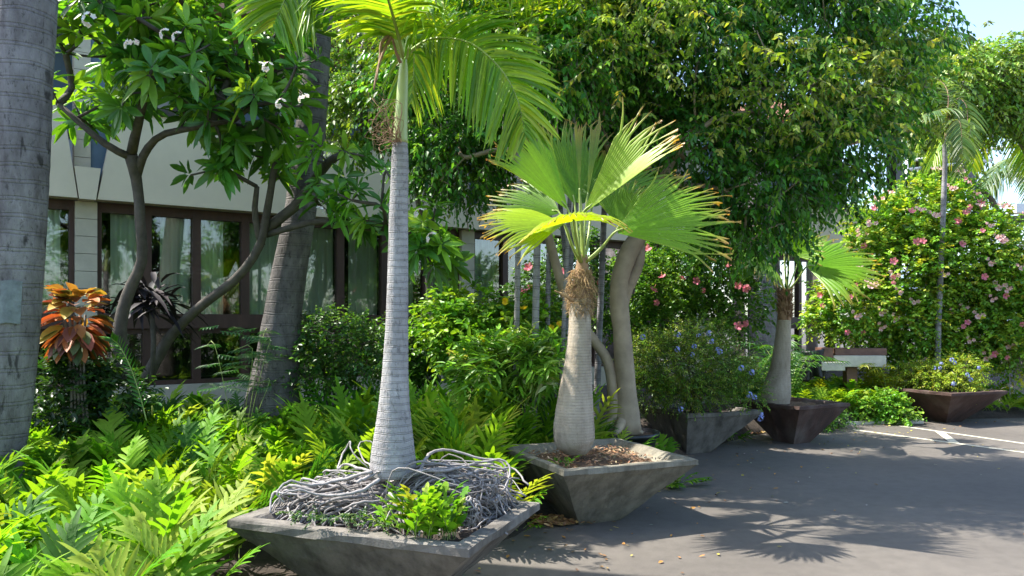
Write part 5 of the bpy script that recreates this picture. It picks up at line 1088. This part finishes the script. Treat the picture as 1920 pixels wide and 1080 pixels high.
e_ = empty("bare_tree", [P(1998, 0, 17)[0], 17, 0], "bare brown limb curving in from the right against the pale sky", "tree"); a.build("trunk", M['bark'], e_)
bgtree("hazy broadleaf tree seen through the gap beside the end of the roof", [P(1755, 640, 30), P(1752, 450, 30), P(1758, 330, 30), P(1765, 280, 30)], [.3, .26, .2, .12], [blob(1750, 260, 30, 50, 40, 1.2), blob(1790, 300, 30, 30, 50, 1.0), blob(1730, 330, 30, 30, 60, 1.0), blob(1770, 240, 29, 40, 25, .8)], 900, [(.13, .22, .05), (.2, .28, .06)], ll=.22, lw=.13, ntips=50, tl=.8, tipr=.03)
bgtree("tall dense tree over the hotel roof behind the coconut trunks", [P(560, 300, 17), P(560, 100, 17), P(570, -100, 17)], [.3, .28, .2], [blob(700, -40, 16, 160, 120, 1.5), blob(560, 60, 16.5, 120, 80, 1.2), blob(400, -60, 16.5, 200, 100, 1.5), blob(1000, -60, 18, 220, 100, 1.6), blob(200, 0, 16.5, 200, 90, 1.5)], 2600, [(.12, .26, .03), (.18, .32, .03)], ll=.2, lw=.11, tl=.6)
# far white rails and low wall, waterfront
a = Acc(); tube(a, [P(1700, 302, 24), P(1860, 280, 24)], .045, 8); tube(a, [P(1700, 318, 24), P(1860, 300, 24)], .045, 8); tube(a, [P(1860, 279, 24), P(2000, 262, 24)], .045, 8); tube(a, [P(1700, 300, 24), P(1700, 640, 24)], .05, 8)
tag(a.build("white_rail", M['white']), "thin white rails beyond the drooping fronds of the slender stem", "railing")
a = Acc(); box(a, P(1925, 392, 26) , (1.0, .5, .3)); box(a, P(1935, 520, 26) - A(0, 0, .6), (.12, .12, 3.9)); o = a.build("white_sign", M['white'], sm=False); tag(o, "small plain white board on a post far off at the right edge", "sign")
a = Acc(); box(a, [17, 26, .35], (20, .25, .7)); tag(a.build("low_wall", M['beige'], sm=False), "low pale wall far behind the pink hibiscus", "wall")
# stone/wire thing at the right edge of the hibiscus
a = Acc(); c0 = P(1913, 640, 12.9)
for k in range(26):
    x = rng.normal() * .05; tube(a, smooth([A(c0[0] + x, 12.9 + rng.normal() * .04, 0), A(c0[0] + x + rng.normal() * .04, 12.9, .5), A(c0[0] + x * .6 + rng.normal() * .03, 12.9, 1.05), A(c0[0] + rng.normal() * .06, 12.9, 1.5)], 8), .007, 4, col=(1.4, 1.35, 1.3))
tag(a.build("bare_shrub", M['root']), "pale leafless twiggy shrub at the right edge of the pink hibiscus", "shrub")

# ================================================================== wooden stand
Yn = 12.3
sd0 = empty("wooden_stand", A(P(1598, 0, Yn)[0], Yn, 0), "brown wooden stand topped by pale stone slabs beyond the smaller fan palm", "stand")
def pbox(root, name, x0, x1, y0_, y1_, Y, dp, mat, rot=0.0):
    a = Acc(); p0 = P(x0, y0_, Y); p1 = P(x1, y1_, Y); c = (p0 + p1) / 2; c[1] = Y + dp / 2; box(a, c, (abs(p1[0] - p0[0]), dp, abs(p1[2] - p0[2])), (1, rot, 0), (-rot, 1, 0)); o = a.build(name, M[mat], root, sm=False); fix_normals(o); bevel(o, .008); return o
pbox(sd0, "post", 1588, 1608, 689, 789, Yn + .15, .17, 'stand_wood')
pbox(sd0, "post", 1490, 1507, 690, 775, Yn + .9, .15, 'stand_wood')
pbox(sd0, "slab", 1564, 1662, 667, 688, Yn, .50, 'slab')
pbox(sd0, "slab", 1541, 1585, 679, 695, Yn - .06, .40, 'slab')
pbox(sd0, "backboard", 1566, 1663, 653, 666.4, Yn + .1, .30, 'stand_wood')
pbox(sd0, "side_board", 1540, 1562.5, 652, 678.4, Yn + .02, .25, 'stand_wood')
a = Acc(); g = 18; v = []
for i_ in range(g):
    for j_ in range(g):
        f, h_ = i_ / (g - 1), j_ / (g - 1); x = 1500 + 48 * f + 3 * math.sin(h_ * 5 + f * 3); y = 652 + 8 * (1 - f) * (1 - h_) ** 2 + (58 + 5 * math.sin(f * 9)) * h_; p = P(x, y, Yn + .10); p[1] += .05 * math.sin(f * 14 + h_ * 2) * (.3 + h_) - .12 * math.sin(math.pi * f); v.append(p)
a.add(v, [(i_ * g + j_, (i_ + 1) * g + j_, (i_ + 1) * g + j_ + 1, i_ * g + j_ + 1) for i_ in range(g - 1) for j_ in range(g - 1)])
o = a.build("black_cover", M['bag']); sf = o.modifiers.new("thick", 'SOLIDIFY'); sf.thickness = .012; tag(o, "black plastic cover hanging beside the pale slabs of the stand", "cover")

# ================================================================== litter
al = Acc(); n = 240
pp = []
while len(pp) < n:
    e = E[rng.integers(20, 100)]; w_ = abs(rng.normal()) * .55; p = e + A(w_, -w_ * .9) + rng.normal(size=2) * .12; 
    if p[1] > 3.8: pp.append(p)
pp = np.array(pp); pos = np.hstack([pp, np.full((n, 1), .008)]); th = rng.uniform(0, 6.28, n)
leaves(al, T_OVAL, pos, np.stack([np.cos(th), np.sin(th), rng.uniform(-.02, .25, n)], -1), np.tile(A(0, 0, 1), (n, 1)) + rng.normal(size=(n, 3)) * .25, rng.uniform(.02, .055, n), rng.uniform(.012, .028, n), pal(n, [(.45, .22, .05), (.30, .16, .07), (.5, .42, .08), (.22, .13, .07)], .2), .0)
for (px, py, s_, m_) in ((1040, 983, .10, 200), (1395, 812, .16, 260), (1000, 975, .08, 80)):
    g_ = G(px, py); n = m_; pos = np.stack([g_[0] + rng.normal(size=n) * s_, g_[1] + rng.normal(size=n) * s_ * .5, .01 + .02 * rng.random(n)], -1); th = rng.uniform(0, 6.28, n)
    leaves(al, T_OVAL, pos, np.stack([np.cos(th), np.sin(th), rng.uniform(-.1, .4, n)], -1), np.tile(A(0, 0, 1), (n, 1)) + rng.normal(size=(n, 3)) * .4, .05, .025, pal(n, [(.40, .22, .08), (.30, .16, .07), (.45, .3, .12)], .2), .0)
n = 90; pos = np.stack([rng.uniform(.3, 9, n), rng.uniform(3.8, 10, n), np.full(n, .008)], -1); th = rng.uniform(0, 6.28, n)
leaves(al, T_OVAL, pos, np.stack([np.cos(th), np.sin(th), rng.uniform(0, .3, n)], -1), np.tile(A(0, 0, 1), (n, 1)), rng.uniform(.015, .04, n), .015, pal(n, [(.5, .25, .05), (.5, .42, .1), (.5, .48, .42)], .2), 0)
o = al.build("leaf_litter", leaf_mat("dry_litter", .15, .7)); tag(o, kind='stuff'); o['label'] = "dry orange and yellow leaves scattered along the asphalt edge"; o['category'] = "leaf litter"
# mulch chips inside planter of the fan palm
al = Acc(); n = 700; uu = rng.uniform(-.42, .42, (n, 2)); cy, sy = math.cos(yaw2), math.sin(yaw2); pos = np.stack([c2[0] + uu[:, 0] * cy - uu[:, 1] * sy, c2[1] + uu[:, 0] * sy + uu[:, 1] * cy, np.full(n, .475)], -1); th = rng.uniform(0, 6.28, n)
leaves(al, T_SMALL, pos, np.stack([np.cos(th), np.sin(th), rng.uniform(-.1, .5, n)], -1), np.tile(A(0, 0, 1), (n, 1)) + rng.normal(size=(n, 3)) * .4, rng.uniform(.02, .06, n), .012, pal(n, [(.36, .18, .09), (.45, .33, .2), (.22, .11, .06)], .2), .0)
o = al.build("dry_mulch", leaf_mat("mulch_chips", .1, .8)); tag(o, kind='stuff'); o['label'] = "dry brown mulch in the fan palm's planter"; o['category'] = "mulch"

# trees on the far side of the car park, out of frame, seen in the window panes
al = Acc(); wd_ = Acc(); bl = []
for k in range(11):
    an = R_(-8 - k * 15); Rr = 15 + 2 * math.sin(k * 2.3); c_ = A(Rr * math.cos(an) + 2, Rr * math.sin(an) + 4.0, 0)
    if c_[0] < .68 * c_[1] + 2.5 and c_[1] > 0: continue
    tube(wd_, [c_, c_ + A(.2, .1, 2), c_ + A(0, .3, 4)], [.16, .12, .07], 8); bl += [(c_ + A(0, 0, 3.6), (2.0, 2.0, 2.1)), (c_ + A(.6, -.5, 1.4), (1.7, 1.6, 1.0))]
b_, d_ = in_blobs(bl, 6500, .5); twigs(al, wd_, b_, d_, T_SMALL, FIC, 7, .5, .17, .09, droop=.4, leafdroop=.3, twr=.005)
o = al.build("tree_belt", M['leaf_bush']); tag(o, "line of leafy trees across the car park that the window panes mirror", "trees", kind='stuff'); wd_.build("trunks", M['bark'], o)
